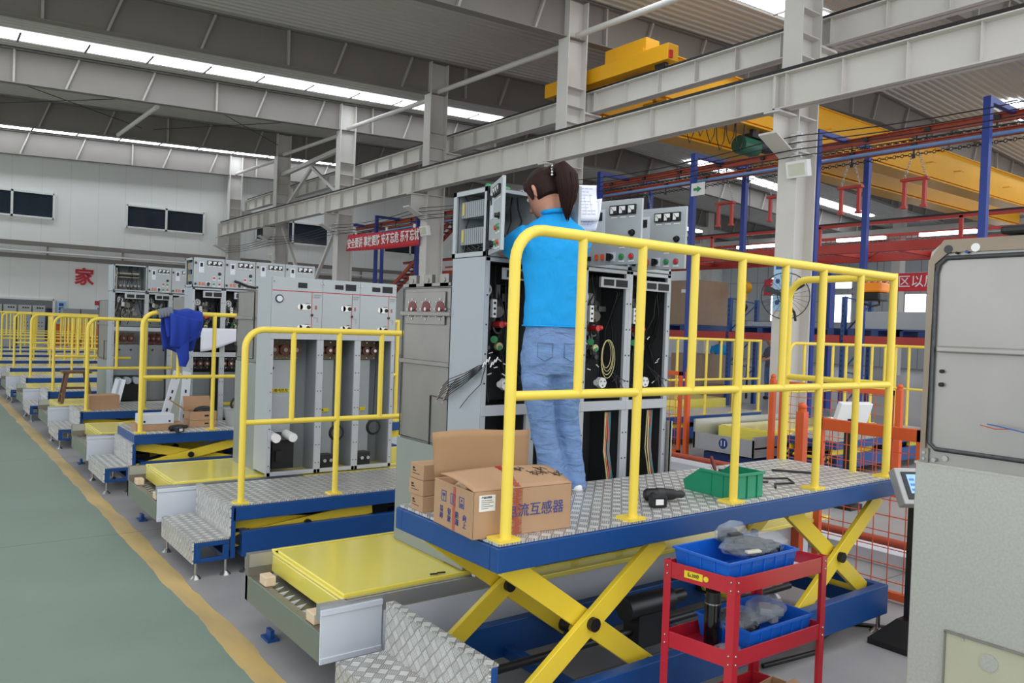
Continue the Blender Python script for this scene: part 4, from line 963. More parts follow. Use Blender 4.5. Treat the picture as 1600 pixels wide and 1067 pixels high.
# loose tools and cable on the deck
o = MB().tube([(3.42, 2.30, .856), (3.5, 2.36, .856), (3.62, 2.33, .856), (3.7, 2.42, .856), (3.55, 2.5, .856), (3.42, 2.47, .856), (3.5, 2.4, .858)], .005, 6).build('black_cable', black); tag(o, 'loose black cable lying on the raised deck to the right', 'cable')
t = thing('paint_marker', 'slim dark marker with a yellow cap at the far edge of the raised deck', 'marker', (3.6, 2.72, .85))
MB().cyl((3.55, 2.75, .858), (3.68, 2.66, .858), .007, seg=8).build('barrel', dsteel, t); MB().cyl((3.66, 2.674, .858), (3.69, 2.652, .858), .0085, seg=8).build('cap', yellow_l, t)
o = MB().bar((3.85, 2.62, .856), (3.98, 2.45, .856), .02, .01).build('flat_file', dsteel); tag(o, 'flat dark steel tool lying on the raised deck near its far end', 'hand tool')
# small cable hook on the yellow plate
o = MB().tube([(1.98, 3.18, .418), (2.01, 3.165, .42), (2.02, 3.18, .418), (2.06, 3.17, .418)], .004, 6).build('bent_wire', black); tag(o, 'bit of bent black wire on the nearest yellow plate', 'wire')
# controller hung on the end rail
t = thing('pendant_controller', 'orange box with a black underside hung on the end rail of the raised platform', 'control box', (4.33, 2.34, 1.82))
MB().box(4.28, 4.39, 2.27, 2.41, 1.87, 1.925).build('orange_cover', mat('orange_cover', '#f08a1c', .4), t, bev=.01)
MB().box(4.285, 4.385, 2.275, 2.405, 1.82, 1.87).build('black_underside', black, t, bev=.01)
MB().tube([(4.33, 2.30, 1.825), (4.30, 2.28, 1.80), (4.27, 2.31, 1.79), (4.28, 2.38, 1.81)], .006, 6).build('cable_tail', black, t)
for y in (2.30, 2.33, 2.37): MB().cyl((4.33, y, 1.925), (4.33, y, 1.945), .01, seg=8).build('lamp', white, t)
# ---------------------------------------------------------------- red trolley
A = V((2.27, 1.98, 0)); B_ = V((2.31, 1.70, 0)); D_ = V((2.86, 1.69, 0)); E_ = A+(D_-B_)
t = thing('tool_trolley', 'red three shelf steel trolley beside the raised platform in front', 'trolley', tuple((A+D_)/2))
up_ = V((0, 0, 1))
for (z0, z1) in ((.69, .75), (.43, .49), (.15, .21)):
    s_ = MB()
    for p, q in ((A, B_), (B_, D_), (D_, E_), (E_, A)): s_.bar(p+up_*((z0+z1)/2), q+up_*((z0+z1)/2), .004, z1-z0)
    s_.add([p+up_*(z0+.004) for p in (A, B_, D_, E_)]+[p+up_*(z0+.008) for p in (A, B_, D_, E_)], [(0, 1, 2, 3), (4, 5, 6, 7), (0, 1, 5, 4), (1, 2, 6, 5), (2, 3, 7, 6), (3, 0, 4, 7)])
    s_.build('shelf_tray', red_p, t, bev=.0015)
c_ = (A+D_)/2
for i, p in enumerate((A, B_, D_, E_)):
    nx = (D_-B_).normalized(); ny = (A-B_).normalized(); sx = 1 if i in (0, 1) else -1; sy = 1 if i in (1, 2) else -1
    p = p-nx*sx*.004-ny*sy*.004
    l_ = MB().rbox(p+nx*sx*.014+up_*.41, (.015, .0015, .345), nx, ny, up_).rbox(p+ny*sy*.014+up_*.41, (.0015, .015, .345), nx, ny, up_).build('corner_post', red_p, t)
    b = MB()
    for z in (.735, .705, .475, .445, .195, .165):
        b.sph(p+nx*sx*.014-ny*sy*.003+up_*z, .004, 8, 5).sph(p+ny*sy*.014-nx*sx*.003+up_*z, .004, 8, 5)
    b.build('screw_heads', steel, l_)
    w_ = MB().cyl(p+up_*.035-nx*.01, p+up_*.035+nx*.01, .035, seg=16).bar(p+up_*.035, p+up_*.075, .02, .03, nx).build('castor', rubber, t)
n_ = (B_-A).normalized().cross(up_); n_ = -n_ if n_.x > 0 else n_; u_ = (B_-A).normalized()
p_ = A.lerp(B_, .42)+up_*.72
lb = MB().rbox(p_+n_*.0035, (.038, .0008, .013), u_, n_, up_).build('maker_label', yellow_l, t)
lettering('《s.200》', 'label_lettering', ink, lb, p_+n_*.0050, u_, up_, .017, sx=.9); MB().cyl(p_+u_*.052+n_*.003, p_+u_*.052+n_*.0045, .010, seg=16).build('round_sticker', yellow_l, t)
def crate(c, l, w, h, deg, label):
    T = rotT(c[0], c[1], c[2], deg); t = thing('plastic_crate', label, 'plastic crate', c, 'blue crates on the red trolley'); e = .003; k = .012
    b = MB(T)
    for (s0, s1) in ((0, 1),):
        b.loft([[( -l/2+k, -w/2+k, 0), (l/2-k, -w/2+k, 0), (l/2-k, w/2-k, 0), (-l/2+k, w/2-k, 0)], [(-l/2, -w/2, h), (l/2, -w/2, h), (l/2, w/2, h), (-l/2, w/2, h)]], False)
        b.loft([[( -l/2+k+e, -w/2+k+e, e), (l/2-k-e, -w/2+k+e, e), (l/2-k-e, w/2-k-e, e), (-l/2+k+e, w/2-k-e, e)], [(-l/2+e, -w/2+e, h), (l/2-e, -w/2+e, h), (l/2-e, w/2-e, h), (-l/2+e, w/2-e, h)]], False)
        b.box(-l/2+k, l/2-k, -w/2+k, w/2-k, 0, e)
    b.sm = [False]*len(b.sm); b.build('crate_body', blue_b, t)
    b = MB(T); b.box(-l/2-.006, l/2+.006, -w/2-.006, -w/2+e, h-.008, h).box(-l/2-.006, l/2+.006, w/2-e, w/2+.006, h-.008, h).box(-l/2-.006, -l/2+e, -w/2, w/2, h-.008, h).box(l/2-e, l/2+.006, -w/2, w/2, h-.008, h)
    for i in range(1, 6):
        x = -l/2+l*i/6; b.rbox((x, -w/2+.002, h*.5), (.002, .004, h*.45), (1, 0, 0), (0, 1, .15), (0, 0, 1)); b.rbox((x, w/2-.002, h*.5), (.002, .004, h*.45), (1, 0, 0), (0, 1, .15), (0, 0, 1))
    for i in range(1, 4):
        y = -w/2+w*i/4; b.rbox((-l/2+.002, y, h*.5), (.004, .002, h*.45), (1, 0, .15), (0, 1, 0), (0, 0, 1)); b.rbox((l/2-.002, y, h*.5), (.004, .002, h*.45), (1, 0, .15), (0, 1, 0), (0, 0, 1))
    b.build('rim_and_ribs', blue_b, t); return t
crate((2.505, 1.845, .699), .40, .255, .10, -1, 'blue plastic crate on the top shelf of the red trolley, bagged parts inside')
crate((2.63, 1.84, .439), .38, .25, .09, -1, 'blue plastic crate on the middle shelf of the red trolley')
def crumple(name, c, r, seed, label, m=poly, cat='plastic bag', inner_=None):
    R = random.Random(seed); ph = [R.uniform(0, 6) for _ in range(6)]; t = thing(name, label, cat, (c[0], c[1], c[2]-r[2]))
    def f(a, b2):
        th, fi = a*2*PI, b2*PI; k = 1+.10*math.sin(2*th+ph[0])+.06*math.sin(5*th+ph[0]+2*math.sin(3*fi))+.04*math.sin(9*fi+ph[1]+3*th)+.025*math.sin(17*th+ph[2]+11*fi)
        return (c[0]+r[0]*k*math.sin(fi)*math.cos(th), c[1]+r[1]*k*math.sin(fi)*math.sin(th), c[2]+r[2]*math.cos(fi)*(k*.6+.4))
    MB().grid(f, 40, 22).build('film', m, t)
    if inner_:
        b = MB(); 
        for q in range(inner_[1]):
            a = R.uniform(0, 6); rr = R.uniform(0, .55); s_ = R.uniform(.012, .028)
            b.rbox((c[0]+r[0]*rr*math.cos(a), c[1]+r[1]*rr*math.sin(a), c[2]+R.uniform(-.6, .1)*r[2]), (s_*1.8, s_, s_*.6), (math.cos(a), math.sin(a), 0), (-math.sin(a), math.cos(a), 0), (0, 0, 1))
        b.build('contents', inner_[0], t)
    return t
crumple('plastic_bag', (2.61, 1.84, .80), (.17, .10, .038), 1, 'clear bag of black parts lying on top of the upper blue crate', inner_=(black, 26))
crumple('plastic_bag', (2.58, 1.93, .83), (.10, .03, .04), 2, 'clear bag standing at the back of the upper blue crate', inner_=(innerd, 6))
crumple('plastic_bag', (2.70, 1.84, .53), (.09, .07, .05), 3, 'bright crumpled clear bag in the lower blue crate', inner_=(cabl, 5))
crumple('plastic_bag', (2.52, 1.84, .52), (.08, .08, .05), 4, 'bag of black parts in the left part of the lower blue crate', inner_=(black, 16))
crumple('bubble_wrap', (2.37, 1.765, .462), (.055, .04, .022), 5, 'crumpled bubble wrap in the near corner of the middle trolley shelf', cat='bubble wrap')
crumple('plastic_bag', (2.42, 1.85, .21), (.1, .09, .05), 6, 'clear bags on the lowest shelf of the red trolley')
o = MB().rbox((2.50, 1.765, .803), (.025, .012, .004), (1, -.5, .1), (.5, 1, 0), (0, 0, 1)).build('cream_part', mat('cream_plastic', '#d9d2bb', .5), bev=.002); tag(o, 'small cream plastic part at the near side of the upper blue crate', 'plastic part')
o = MB().rbox((2.785, 1.85, .7005), (.06, .10, .0015), (1, 0, 0), (0, 1, 0), (0, 0, 1)).build('paper_sheet', paper); tag(o, 'white sheet lying on the top shelf of the red trolley', 'paper')
t = thing('thermos_flask', 'black thermos flask on the middle shelf of the red trolley', 'flask', (2.40, 1.86, .438))
MB().cyl((2.40, 1.86, .438), (2.40, 1.86, .60), .030, seg=24).build('flask_body', mat('black_gloss', '#0f0f12', .12, coat=.6), t); MB().cyl((2.40, 1.86, .60), (2.40, 1.86, .605), .0305, seg=24).build('steel_ring', steel, t); MB().cyl((2.40, 1.86, .605), (2.40, 1.86, .645), .028, .026, 24).build('lid', black, t)
t = thing('cardboard_box', 'open cardboard box on the lowest shelf of the red trolley', 'cardboard box', (2.70, 1.79, .16))
b = MB(rotT(2.70, 1.79, .159, 6)); b.box(-.13, .13, -.075, -.071, 0, .06).box(-.13, .13, .071, .075, 0, .06).box(-.13, -.126, -.075, .075, 0, .06).box(.126, .13, -.075, .075, 0, .06).box(-.13, .13, -.075, .075, 0, .003); b.build('box_body', card, t)
MB(rotT(2.70, 1.79, .159, 6)).add([(-.13, -.073, .06), (.13, -.073, .06), (.13, -.02, .085), (-.13, -.02, .085)], [(0, 1, 2, 3)]).build('box_flap', card, t, solid=.003)
# ---------------------------------------------------------------- touch panel on its stand
t = thing('touch_panel_stand', 'grey touch panel on a black stand by the right end of the raised platform', 'control panel', (4.27, 2.04, 0))
b = MB(); b.loft([[(4.06, 1.90, 0), (4.50, 1.90, 0), (4.50, 2.14, 0), (4.06, 2.14, 0)], [(4.06, 1.90, .03), (4.50, 1.90, .03), (4.50, 2.14, .03), (4.06, 2.14, .03)], [(4.22, 1.97, .12), (4.40, 1.97, .12), (4.40, 2.07, .12), (4.22, 2.07, .12)]]); b.sm = [False]*len(b.sm); b.build('base', black, t)
MB().box(4.27, 4.35, 1.98, 2.06, .11, .76).build('pole', black, t, bev=.005)
hd = V((4.225, 1.97, .838)); n_ = V((-.42, -.72, .55)).normalized(); u_ = V((.86, -.50, 0)).normalized(); v_ = n_.cross(u_) if n_.cross(u_).z > 0 else -n_.cross(u_)
h1 = MB().rbox(hd, (.145, .10, .03), u_, v_, n_).build('panel_housing', mat('panel_grey', '#a7a8a8', .35), t, bev=.006)
MB().rbox(hd+n_*.032, (.115, .075, .003), u_, v_, n_).build('bezel', black, h1)
MB().rbox(hd+n_*.0355+v_*.008, (.092, .052, .001), u_, v_, n_).build('display', screen, h1)
b = MB()
for q in range(4):
    for r_ in range(3): b.rbox(hd+n_*.037+u_*(-.07+.045*q)+v_*(-.025+.028*r_), (.014, .006, .0006), u_, v_, n_)
b.build('display_fields', mat('screen_field', '#4a6fa8', .3, emit=.3), h1)
MB().rbox(hd+n_*.0352-v_*.062, (.014, .003, .0005), u_, v_, n_).build('bezel_mark', white, h1)
# ---------------------------------------------------------------- orange guard fences
def fence(x, y0, y1, ztop, label, post_lo, post_hi, zb=.02, rail=.055, cell=.1):
    t = thing('guard_fence', label, 'fence panel', (x, y0, 0), 'orange mesh fence panels')
    b = MB(); b.box(x-.02, x+.02, y0, y0+.045, zb, ztop).box(x-.02, x+.02, y1-.045, y1, zb, ztop).box(x-.02, x+.02, y0, y1, ztop-rail, ztop).box(x-.02, x+.02, y0, y1, zb, zb+.045); b.build('panel_frame', org, t, bev=.003)
    m = MB(); y = y0+.045+cell*.5
    while y < y1-.045: m.cyl((x, y, zb), (x, y, ztop-.02), .0035, seg=5); y += cell
    z = zb+cell
    while z < ztop-rail: m.cyl((x+.005, y0, z), (x+.005, y1, z), .0035, seg=5); z += cell
    m.build('wire_mesh', org, t)
    for i, yy in enumerate((post_lo, post_hi)):
        if yy is None: continue
        p = MB().box(x-.03, x+.03, yy-.03, yy+.03, 0, 1.10).build('post', org, t, bev=.003)
        MB().cyl((x, yy, 1.10), (x, yy, 1.12), .03, seg=16).sph((x, yy, 1.135), .03, 14, 8).build('ball_cap', org, p)
    return t
fence(4.82, 2.24, 2.94, 1.075, 'orange mesh gate standing just past the right end of the raised platform', None, 3.06, rail=.075)
fence(8.1, 4.10, 5.44, 1.09, 'orange mesh fence panel seen through the end rail of the raised platform', 4.04, 5.54)
fence(8.1, 6.92, 7.60, 1.10, 'orange mesh fence panel beyond the wired cabinet row, left of the low conveyor', 6.82, None)
# ================================================================ the worker
O = V((2.36, 2.795, .85)); Fd = V((.42, .907, 0)); Rd = V((.907, -.42, 0))
def W_(s_, t_, z): return O+Rd*s_+Fd*t_+V((0, 0, z-.85))
def ering(s_, t_, z, a, b2, n=28, tilt=0, sq=1.0):
    o_ = []
    for k in range(n):
        q = 2*PI*k/n; cx, sy = math.cos(q), math.sin(q)
        cx = math.copysign(abs(cx)**sq, cx); sy = math.copysign(abs(sy)**sq, sy)
        o_.append(W_(s_+a*cx, t_+b2*sy, z+tilt*a*cx))
    return o_
def finish(o, vox, sm=4, f=.6):
    md = o.modifiers.new('merge', 'REMESH'); md.mode = 'VOXEL'; md.voxel_size = vox; md.use_smooth_shade = True
    if sm: m2 = o.modifiers.new('soft', 'SMOOTH'); m2.iterations = sm; m2.factor = f
    return o
wk = thing('person', 'person in a bright blue polo shirt and washed jeans, seen from behind, wiring a cabinet', 'person', tuple(O))
# body: head, neck, arms, hands, feet in one surface
hc = W_(-.052, .042, 2.222); hf = (Fd*.86-Rd*.50).normalized(); hr = V((hf.y, -hf.x, 0)); down = V((0, 0, -1))
hf2 = (hf+down*.55).normalized(); hu = hr.cross(hf2).normalized(); hu = hu if hu.z > 0 else -hu
def Hd(r_, f_, u_): return hc+hr*r_+hf2*f_+hu*u_
def hring(f_, u_, a, b2, n=24): return [Hd(a*math.cos(2*PI*k/n), f_+b2*math.sin(2*PI*k/n), u_) for k in range(n)]
b = MB()
b.loft([hring(.02, -.105, .022, .030), hring(.018, -.095, .040, .052), hring(.012, -.07, .054, .072), hring(.006, -.035, .064, .082), hring(0, 0, .069, .087), hring(-.004, .04, .069, .085), hring(-.006, .075, .058, .070), hring(-.006, .10, .034, .042), hring(-.006, .108, .01, .012)])
b.tube([Hd(0, .082, .012), Hd(0, .098, -.012), Hd(0, .105, -.028), Hd(0, .088, -.036)], [.007, .011, .014, .008], 8)   # nose
b.tube([Hd(-.018, .082, -.062), Hd(0, .088, -.062), Hd(.018, .082, -.062)], .007, 8)          # lips
for s_ in (-1, 1):
    b.tube([Hd(s_*.068, -.006, .018), Hd(s_*.080, -.016, .022), Hd(s_*.082, -.018, .0), Hd(s_*.074, -.006, -.026)], [.006, .010, .010, .006], 8)  # ears
b.tube([Hd(0, -.02, -.05), W_(-.03, .012, 2.13), W_(-.012, .0, 2.07), W_(-.005, .0, 2.0)], [.046, .048, .055, .07], 16)   # neck
b.loft([ering(0, 0, z, a, .07) for z, a in ((2.03, .11), (1.95, .12), (1.75, .10))])
b.tube([W_(-.145, .0, 2.01), W_(-.17, .06, 1.985), W_(-.185, .115, 1.97)], [.045, .04, .037], 14)
b.tube([W_(-.185, .115, 1.97), W_(-.215, .17, 1.972), W_(-.235, .225, 1.985)], [.037, .033, .023], 12)
b.tube([W_(.125, .0, 2.01), W_(.125, .09, 1.95), W_(.12, .15, 1.92)], [.045, .04, .036], 14)
b.tube([W_(.12, .15, 1.92), W_(.05, .22, 1.92), W_(-.03, .26, 1.95)], [.036, .03, .022], 12)
def hand(p, d, n_, sgn):
    """palm, four curled fingers and thumb; d = pointing direction, n_ = back of the hand"""
    d = V(d).normalized(); n_ = (V(n_)-d*V(n_).dot(d)).normalized(); s_ = d.cross(n_)*sgn; p = V(p)
    b.rbox(p+d*.038, (.04, .034, .012), d, s_, n_)
    for i, (o_, l_) in enumerate(((-.027, .058), (-.009, .066), (.009, .062), (.026, .048))):
        q = p+d*.074+s_*o_; b.tube([q, q+d*l_*.4-n_*.004, q+d*l_*.7-n_*l_*.28, q+d*l_*.72-n_*l_*.62], [.0085, .0082, .0075, .006], 8)
    q = p+d*.02-s_*.032; b.tube([q, q+d*.025-s_*.016-n_*.006, q+d*.05-s_*.014-n_*.022], [.010, .0095, .0075], 8)
hand(W_(-.235, .225, 1.985), (Fd*.9-Rd*.25+V((0, 0, .1))), (-Rd*.8+V((0, 0, .5))), 1)
hand(W_(-.03, .26, 1.95), (-Rd*.7+Fd*.6), (V((0, 0, 1))-Fd*.3), -1)
finish(b.build('body', skin, wk), .0055, 3)
# eyes
for s_ in (-1, 1):
    e_ = MB().sph(Hd(s_*.028, .076, .014), .010, 12, 8).build('eye', white, wk); MB().sph(Hd(s_*.028, .084, .012), .005, 10, 6).build('iris', ink, e_)
# polo shirt
b = MB()
rows = [(1.605, .138, .098, 0), (1.66, .136, .096, 0), (1.74, .133, .094, 0), (1.82, .138, .095, 0), (1.90, .148, .098, -.002), (1.97, .158, .098, -.004), (2.02, .163, .090, -.004), (2.055, .150, .078, -.002), (2.085, .112, .066, 0), (2.11, .074, .058, 0), (2.13, .056, .052, 0)]
b.loft([ering(c_*1+(-.004 if z > 1.8 else .0), 0, z, a, b2, 36, 0, .82 if z < 2.0 else .95) for z, a, b2, c_ in rows])
b.tube([W_(-.125, .0, 2.025), W_(-.150, .02, 2.005), W_(-.172, .065, 1.985), W_(-.188, .115, 1.968)], [.058, .062, .060, .060], 18)
b.tube([W_(.105, .0, 2.025), W_(.118, .03, 2.0), W_(.12, .09, 1.955), W_(.12, .13, 1.935)], [.058, .060, .060, .060], 18)
sh = finish(b.build('polo_shirt', shirt_m, wk), .008, 5, .55)
tx = bpy.data.textures.new('folds', 'CLOUDS'); tx.noise_scale = .09; tx.noise_depth = 2
md = sh.modifiers.new('folds', 'DISPLACE'); md.texture = tx; md.strength = .012; md.mid_level = .5
b = MB(); b.tube([p for p in ering(-.008, -.004, 2.138, .060, .056, 24, .12)], .012, 8, True); finish(b.build('collar', shirt_m, wk), .006, 3)
b = MB(); b.tube([p for p in ering(0, 0, 1.612, .141, .10, 36, 0, .82)], .0035, 6, True).build('shirt_hem', shirt_m, wk)
# jeans
b = MB()
b.loft([ering(0, 0, z, a, b2, 32, 0, .9) for z, a, b2 in ((1.64, .120, .085), (1.58, .132, .098), (1.50, .141, .112), (1.43, .143, .112), (1.39, .135, .100))])
LL = [(-.066, .0, 1.46, .078), (-.066, -.005, 1.36, .078), (-.052, .0, 1.26, .070), (-.030, .012, 1.16, .062), (-.006, .008, 1.06, .062), (.014, -.002, .97, .064), (.030, -.006, .89, .066), (.034, -.006, .862, .066)]
RL = [(.064, .0, 1.46, .078), (.068, .0, 1.36, .074), (.078, .01, 1.26, .064), (.094, .022, 1.16, .056), (.110, .02, 1.06, .054), (.124, .012, .97, .054), (.134, .006, .89, .056), (.136, .006, .864, .056)]
for leg in (LL, RL): b.loft([ering(s_, t_, z, r*.97, r*1.1, 22) for s_, t_, z, r in leg])
jn = finish(b.build('jeans', jean, wk), .0075, 4, .55)
tx2 = bpy.data.textures.new('denim_folds', 'CLOUDS'); tx2.noise_scale = .055; tx2.noise_depth = 3
md = jn.modifiers.new('folds', 'DISPLACE'); md.texture = tx2; md.strength = .018; md.mid_level = .5
for s_, nm in ((-.062, 'left'), (.062, 'right')):
    b = MB(); c0 = (s_, -.112)
    f_ = lambda a, z: W_(s_+a, -.108-.004*math.cos(a*20), z)
    b.tube([f_(-.035, 1.535), f_(.035, 1.535), f_(.035, 1.475), f_(0, 1.455), f_(-.035, 1.475)], .0018, 5, True).build('back_pocket', mat('denim_stitching', '#4d6580', .85), wk)
# shoes
for (s_, t_) in ((.034, -.005), (.136, .01)):
    b = MB(); b.loft([[W_(s_+a*k*math.cos(q), t_+.045+l_*k*math.sin(q), z) for q in [2*PI*j/20 for j in range(20)]] for z, a, l_, k in ((.852, .040, .115, .95), (.862, .042, .120, 1), (.880, .040, .115, 1), (.905, .035, .085, .95), (.925, .030, .05, .9))])
    sh_ = b.build('shoe', white, wk); b = MB(); b.loft([[W_(s_+.043*math.cos(q), t_+.045+.122*math.sin(q), z) for q in [2*PI*j/20 for j in range(20)]] for z in (.850, .862)]).build('sole', cabl, sh_)
# hair: cap and ponytail
b = MB()
b.loft([hring(-.030, -.045, .066, .066), hring(-.026, -.01, .075, .080), hring(-.020, .03, .080, .088), hring(-.016, .07, .076, .084), hring(-.012, .102, .056, .064), hring(-.010, .122, .028, .034), hring(-.010, .127, .008, .01)])
for s_ in (-1, 1): b.tube([Hd(s_*.055, .045, .085), Hd(s_*.072, .035, .045), Hd(s_*.074, .02, .0), Hd(s_*.07, .02, -.03)], [.010, .011, .009, .004], 10)
b.tube([Hd(-.03, .055, .098), Hd(0, .062, .100), Hd(.03, .055, .098)], .018, 10)
root = W_(-.036, -.045, 2.322)
b.tube([Hd(0, -.03, .06), root], [.05, .026], 12)
finish(b.build('hair', hair, wk), .0055, 3)
pt = [root+V((0, 0, 0))]; tip = W_(.026, -.085, 2.115)
c1 = W_(-.004, -.078, 2.325); c2 = W_(.018, -.108, 2.24); c3 = W_(.020, -.10, 2.18)
R = random.Random(9); b = MB()
main = [root, c1, W_(.013, -.102, 2.292), c2, c3, tip]
b.tube(main, [.022, .034, .044, .046, .036, .010], 16)
for q in range(34):
    a = R.uniform(0, 2*PI); rr = [.018, .031, .042, .044, .033, .006]; pts = []
    for i, p in enumerate(main): pts.append(p+Rd*(math.cos(a)*rr[i])+Fd*(math.sin(a)*rr[i])+V((0, 0, R.uniform(-.004, .004))))
    pts[-1] = pts[-1]+V((0, 0, R.uniform(-.03, .02))); b.tube(pts, [.006, .006, .006, .005, .005, .0015], 6)
b.build('ponytail', hair, wk)
b = MB()
MB().ring(root+(c1-root)*.25, (c1-root), .024, .006).build('hair_band', black, wk)
for i in range(4): b.sph(root+V((0, 0, .012-.013*i))-Fd*.022-Rd*.012, .0055, 8, 6)
b.build('hair_beads', white, wk)
# drawings tucked behind the opened door
def sheet2(c, u, v, w_, h_, seed, label):
    t = thing('paper_sheet', label, 'paper', tuple(c), 'wiring drawings by the worker'); R = random.Random(seed); c, u, v = V(c), V(u).normalized(), V(v).normalized(); n_ = u.cross(v).normalized(); a0 = R.uniform(0, 3)
    f = lambda i, j: c+u*((i-.5)*w_)+v*((j-.5)*h_)+n_*(.012*math.sin(i*4+a0)+.010*math.sin(j*5+a0*2))
    MB().grid(f, 10, 10).build('sheet', paper, t, solid=.0008); b = MB()
    for s_ in (-.0015, .0015):
        for k in range(9):
            j = .9-k*.09; l_ = R.uniform(.5, .85); i0 = .1
            for q in range(5): a, e = i0+l_*q/5, i0+l_*(q+.8)/5; b.add([f(a, j)+n_*s_, f(e, j)+n_*s_, f(e, j+.012)+n_*s_, f(a, j+.012)+n_*s_], [(0, 1, 2, 3)])
        for k in range(4):
            i = .15+.2*k
            for q in range(5): b.add([f(i, .2+.11*q)+n_*s_, f(i+.008, .2+.11*q)+n_*s_, f(i+.008, .31+.11*q)+n_*s_, f(i, .31+.11*q)+n_*s_], [(0, 1, 2, 3)])
    b.build('printed_lines', mat('print_grey_blue', '#8d93b0', .8), t)
sheet2((2.505, 2.78, 2.195), (.9, -.42, .10), (-.05, .05, 1), .15, .17, 1, 'upper white drawing sheet with circuit lines at the right of the worker')
sheet2((2.555, 2.79, 2.150), (.9, -.42, .05), (.32, .1, 1), .10, .17, 2, 'lower white drawing sheet fanned out behind the upper one')
# ================================================================ things on the farther stations
YD = 2.165+2*S; zd = .52
# blue work jacket thrown over the rail
t = thing('work_jacket', 'royal blue work jacket with a grey collar, thrown over the third platform rail', 'jacket', (2.0, YD, 1.3))
def jf(u, v):
    s_ = v*2-1; a = abs(s_); x = 1.855+.325*u+.02*math.sin(a*4)*(u-.5)
    ln_ = (.37+.03*math.sin(u*3.2)) if s_ > 0 else .26
    fold = .022*math.sin(u*9+a*5)+.014*math.sin(u*21-a*3)
    z = 1.655-ln_*a+.008*math.sin(u*12)-.02*max(0, u-.8)
    return (x+.03*a*math.sin(u*5), YD+.035-math.copysign(1, s_)*(-.045-.03*math.sin(min(a, .5)*PI))*1.0+fold*a*.8, z)
MB().grid(jf, 40, 32).build('jacket_body', cloth_b, t, solid=.016)
MB().grid(lambda u, v: (1.88+.27*u, YD-.075-.035*math.sin(v*2.6+u*2)-.012*math.sin(u*17), 1.62-.06*u*(1-v)-v*(.27+.05*math.sin(u*4+.5))), 20, 14).build('folded_front', cloth_b, t, solid=.014)
MB().grid(lambda u, v: (1.79+.12*u, YD+.035-.095*math.cos(PI*v)*(1+.10*math.sin(u*30)), 1.60+.075*math.sin(PI*v)-.03*(1-u)), 16, 14).build('grey_lining', cloth_g, t, solid=.012)
MB().tube([(2.00, YD-.03, 1.36), (2.01, YD-.03, 1.26), (2.02, YD-.03, 1.20), (2.01, YD-.03, 1.13)], [.06, .055, .05, .03], 12).build('sleeve', cloth_b, t)
# cartons, bins and brackets on the third platform
def boxthing(name, label, cat, x, y, z, l, w_, h, deg, m=card, gr=None, flap=0, mark=True):
    T = rotT(x, y, z, deg); t = thing(name, label, cat, (x, y, z), gr)
    b = MB(T); e = .004; b.box(0, l, 0, e, 0, h).box(0, l, w_-e, w_, 0, h).box(0, e, 0, w_, 0, h).box(l-e, l, 0, w_, 0, h).box(0, l, 0, w_, 0, e)
    if not flap: b.box(0, l, 0, w_, h-e, h)
    b.build('box_body', m, t, bev=.002)
    if flap:
        MB(T).add([(0, 0, h), (0, w_, h), (-flap, w_, h+flap*.7), (-flap, 0, h+flap*.7)], [(0, 1, 2, 3)]).build('box_flap', m, t, solid=.004)
        MB(T).add([(0, w_, h), (l, w_, h), (l, w_+flap*.4, h+flap*.8), (0, w_+flap*.4, h+flap*.8)], [(0, 1, 2, 3)]).build('box_flap', m, t, solid=.004)
    if mark: MB(T).box(l*.55, l*.7, -.0015, 0, h*.4, h*.6).build('printed_mark', ink, t)
    return t
g3 = 'cartons on the third platform'
boxthing('cardboard_box', 'flat brown carton under the white tray on the third platform', 'cardboard box', 1.67, YD+.16, zd, .42, .22, .06, 0, gr=g3, mark=False)
t = thing('white_tray', 'shallow white metal tray lying on the flat brown carton', 'tray', (1.70, YD+.18, zd+.06)); MB().box(1.70, 2.0, YD+.17, YD+.36, zd+.06, zd+.15).build('tray_body', white_p, t, bev=.004)
for x in (1.74, 1.96): MB().cyl((x, YD+.166, zd+.085), (x, YD+.17, zd+.085), .01, seg=10).build('hole', ink, t)
boxthing('cardboard_box', 'lower flat carton of the pair with black parts, third platform', 'cardboard box', 2.17, YD+.28, zd, .26, .2, .065, 0, gr=g3)
boxthing('cardboard_box', 'opened carton with raised flaps holding black parts, third platform', 'cardboard box', 2.17, YD+.28, zd+.066, .26, .2, .085, 0, gr=g3, flap=.16)
o = MB().sph((2.33, YD+.38, zd+.15), (.10, .07, .045), 12, 6).build('black_bundle', black); tag(o, 'bundle of black parts lying in the opened carton', 'bundle')
t = thing('parts_bucket', 'pale grey bucket with a black ring in it, on the third platform', 'bucket', (2.62, YD+.30, zd))
MB().cyl((2.62, YD+.30, zd), (2.62, YD+.30, zd+.17), .085, .115, 20).build('bucket_body', mat('bucket_grey', '#a9adb0', .5), t); MB().ring((2.62, YD+.30, zd+.17), (0, 0, 1), .115, .006, 24).build('bucket_rim', cabl, t)
MB().ring((2.64, YD+.30, zd+.21), (.2, 1, 0), .065, .012, 24).build('black_ring', black, t)
t = thing('parts_basket', 'small blue plastic basket at the finished cabinets end of the third platform', 'basket', (2.79, YD+.22, zd))
MB().loft([[(2.72, YD+.13, zd), (2.86, YD+.13, zd), (2.86, YD+.31, zd), (2.72, YD+.31, zd)], [(2.70, YD+.11, zd+.15), (2.88, YD+.11, zd+.15), (2.88, YD+.33, zd+.15), (2.70, YD+.33, zd+.15)]]).build('basket_body', blue_b, t); b = MB().box(2.69, 2.89, YD+.10, YD+.34, zd+.145, zd+.155); b.build('basket_rim', blue_b, t)
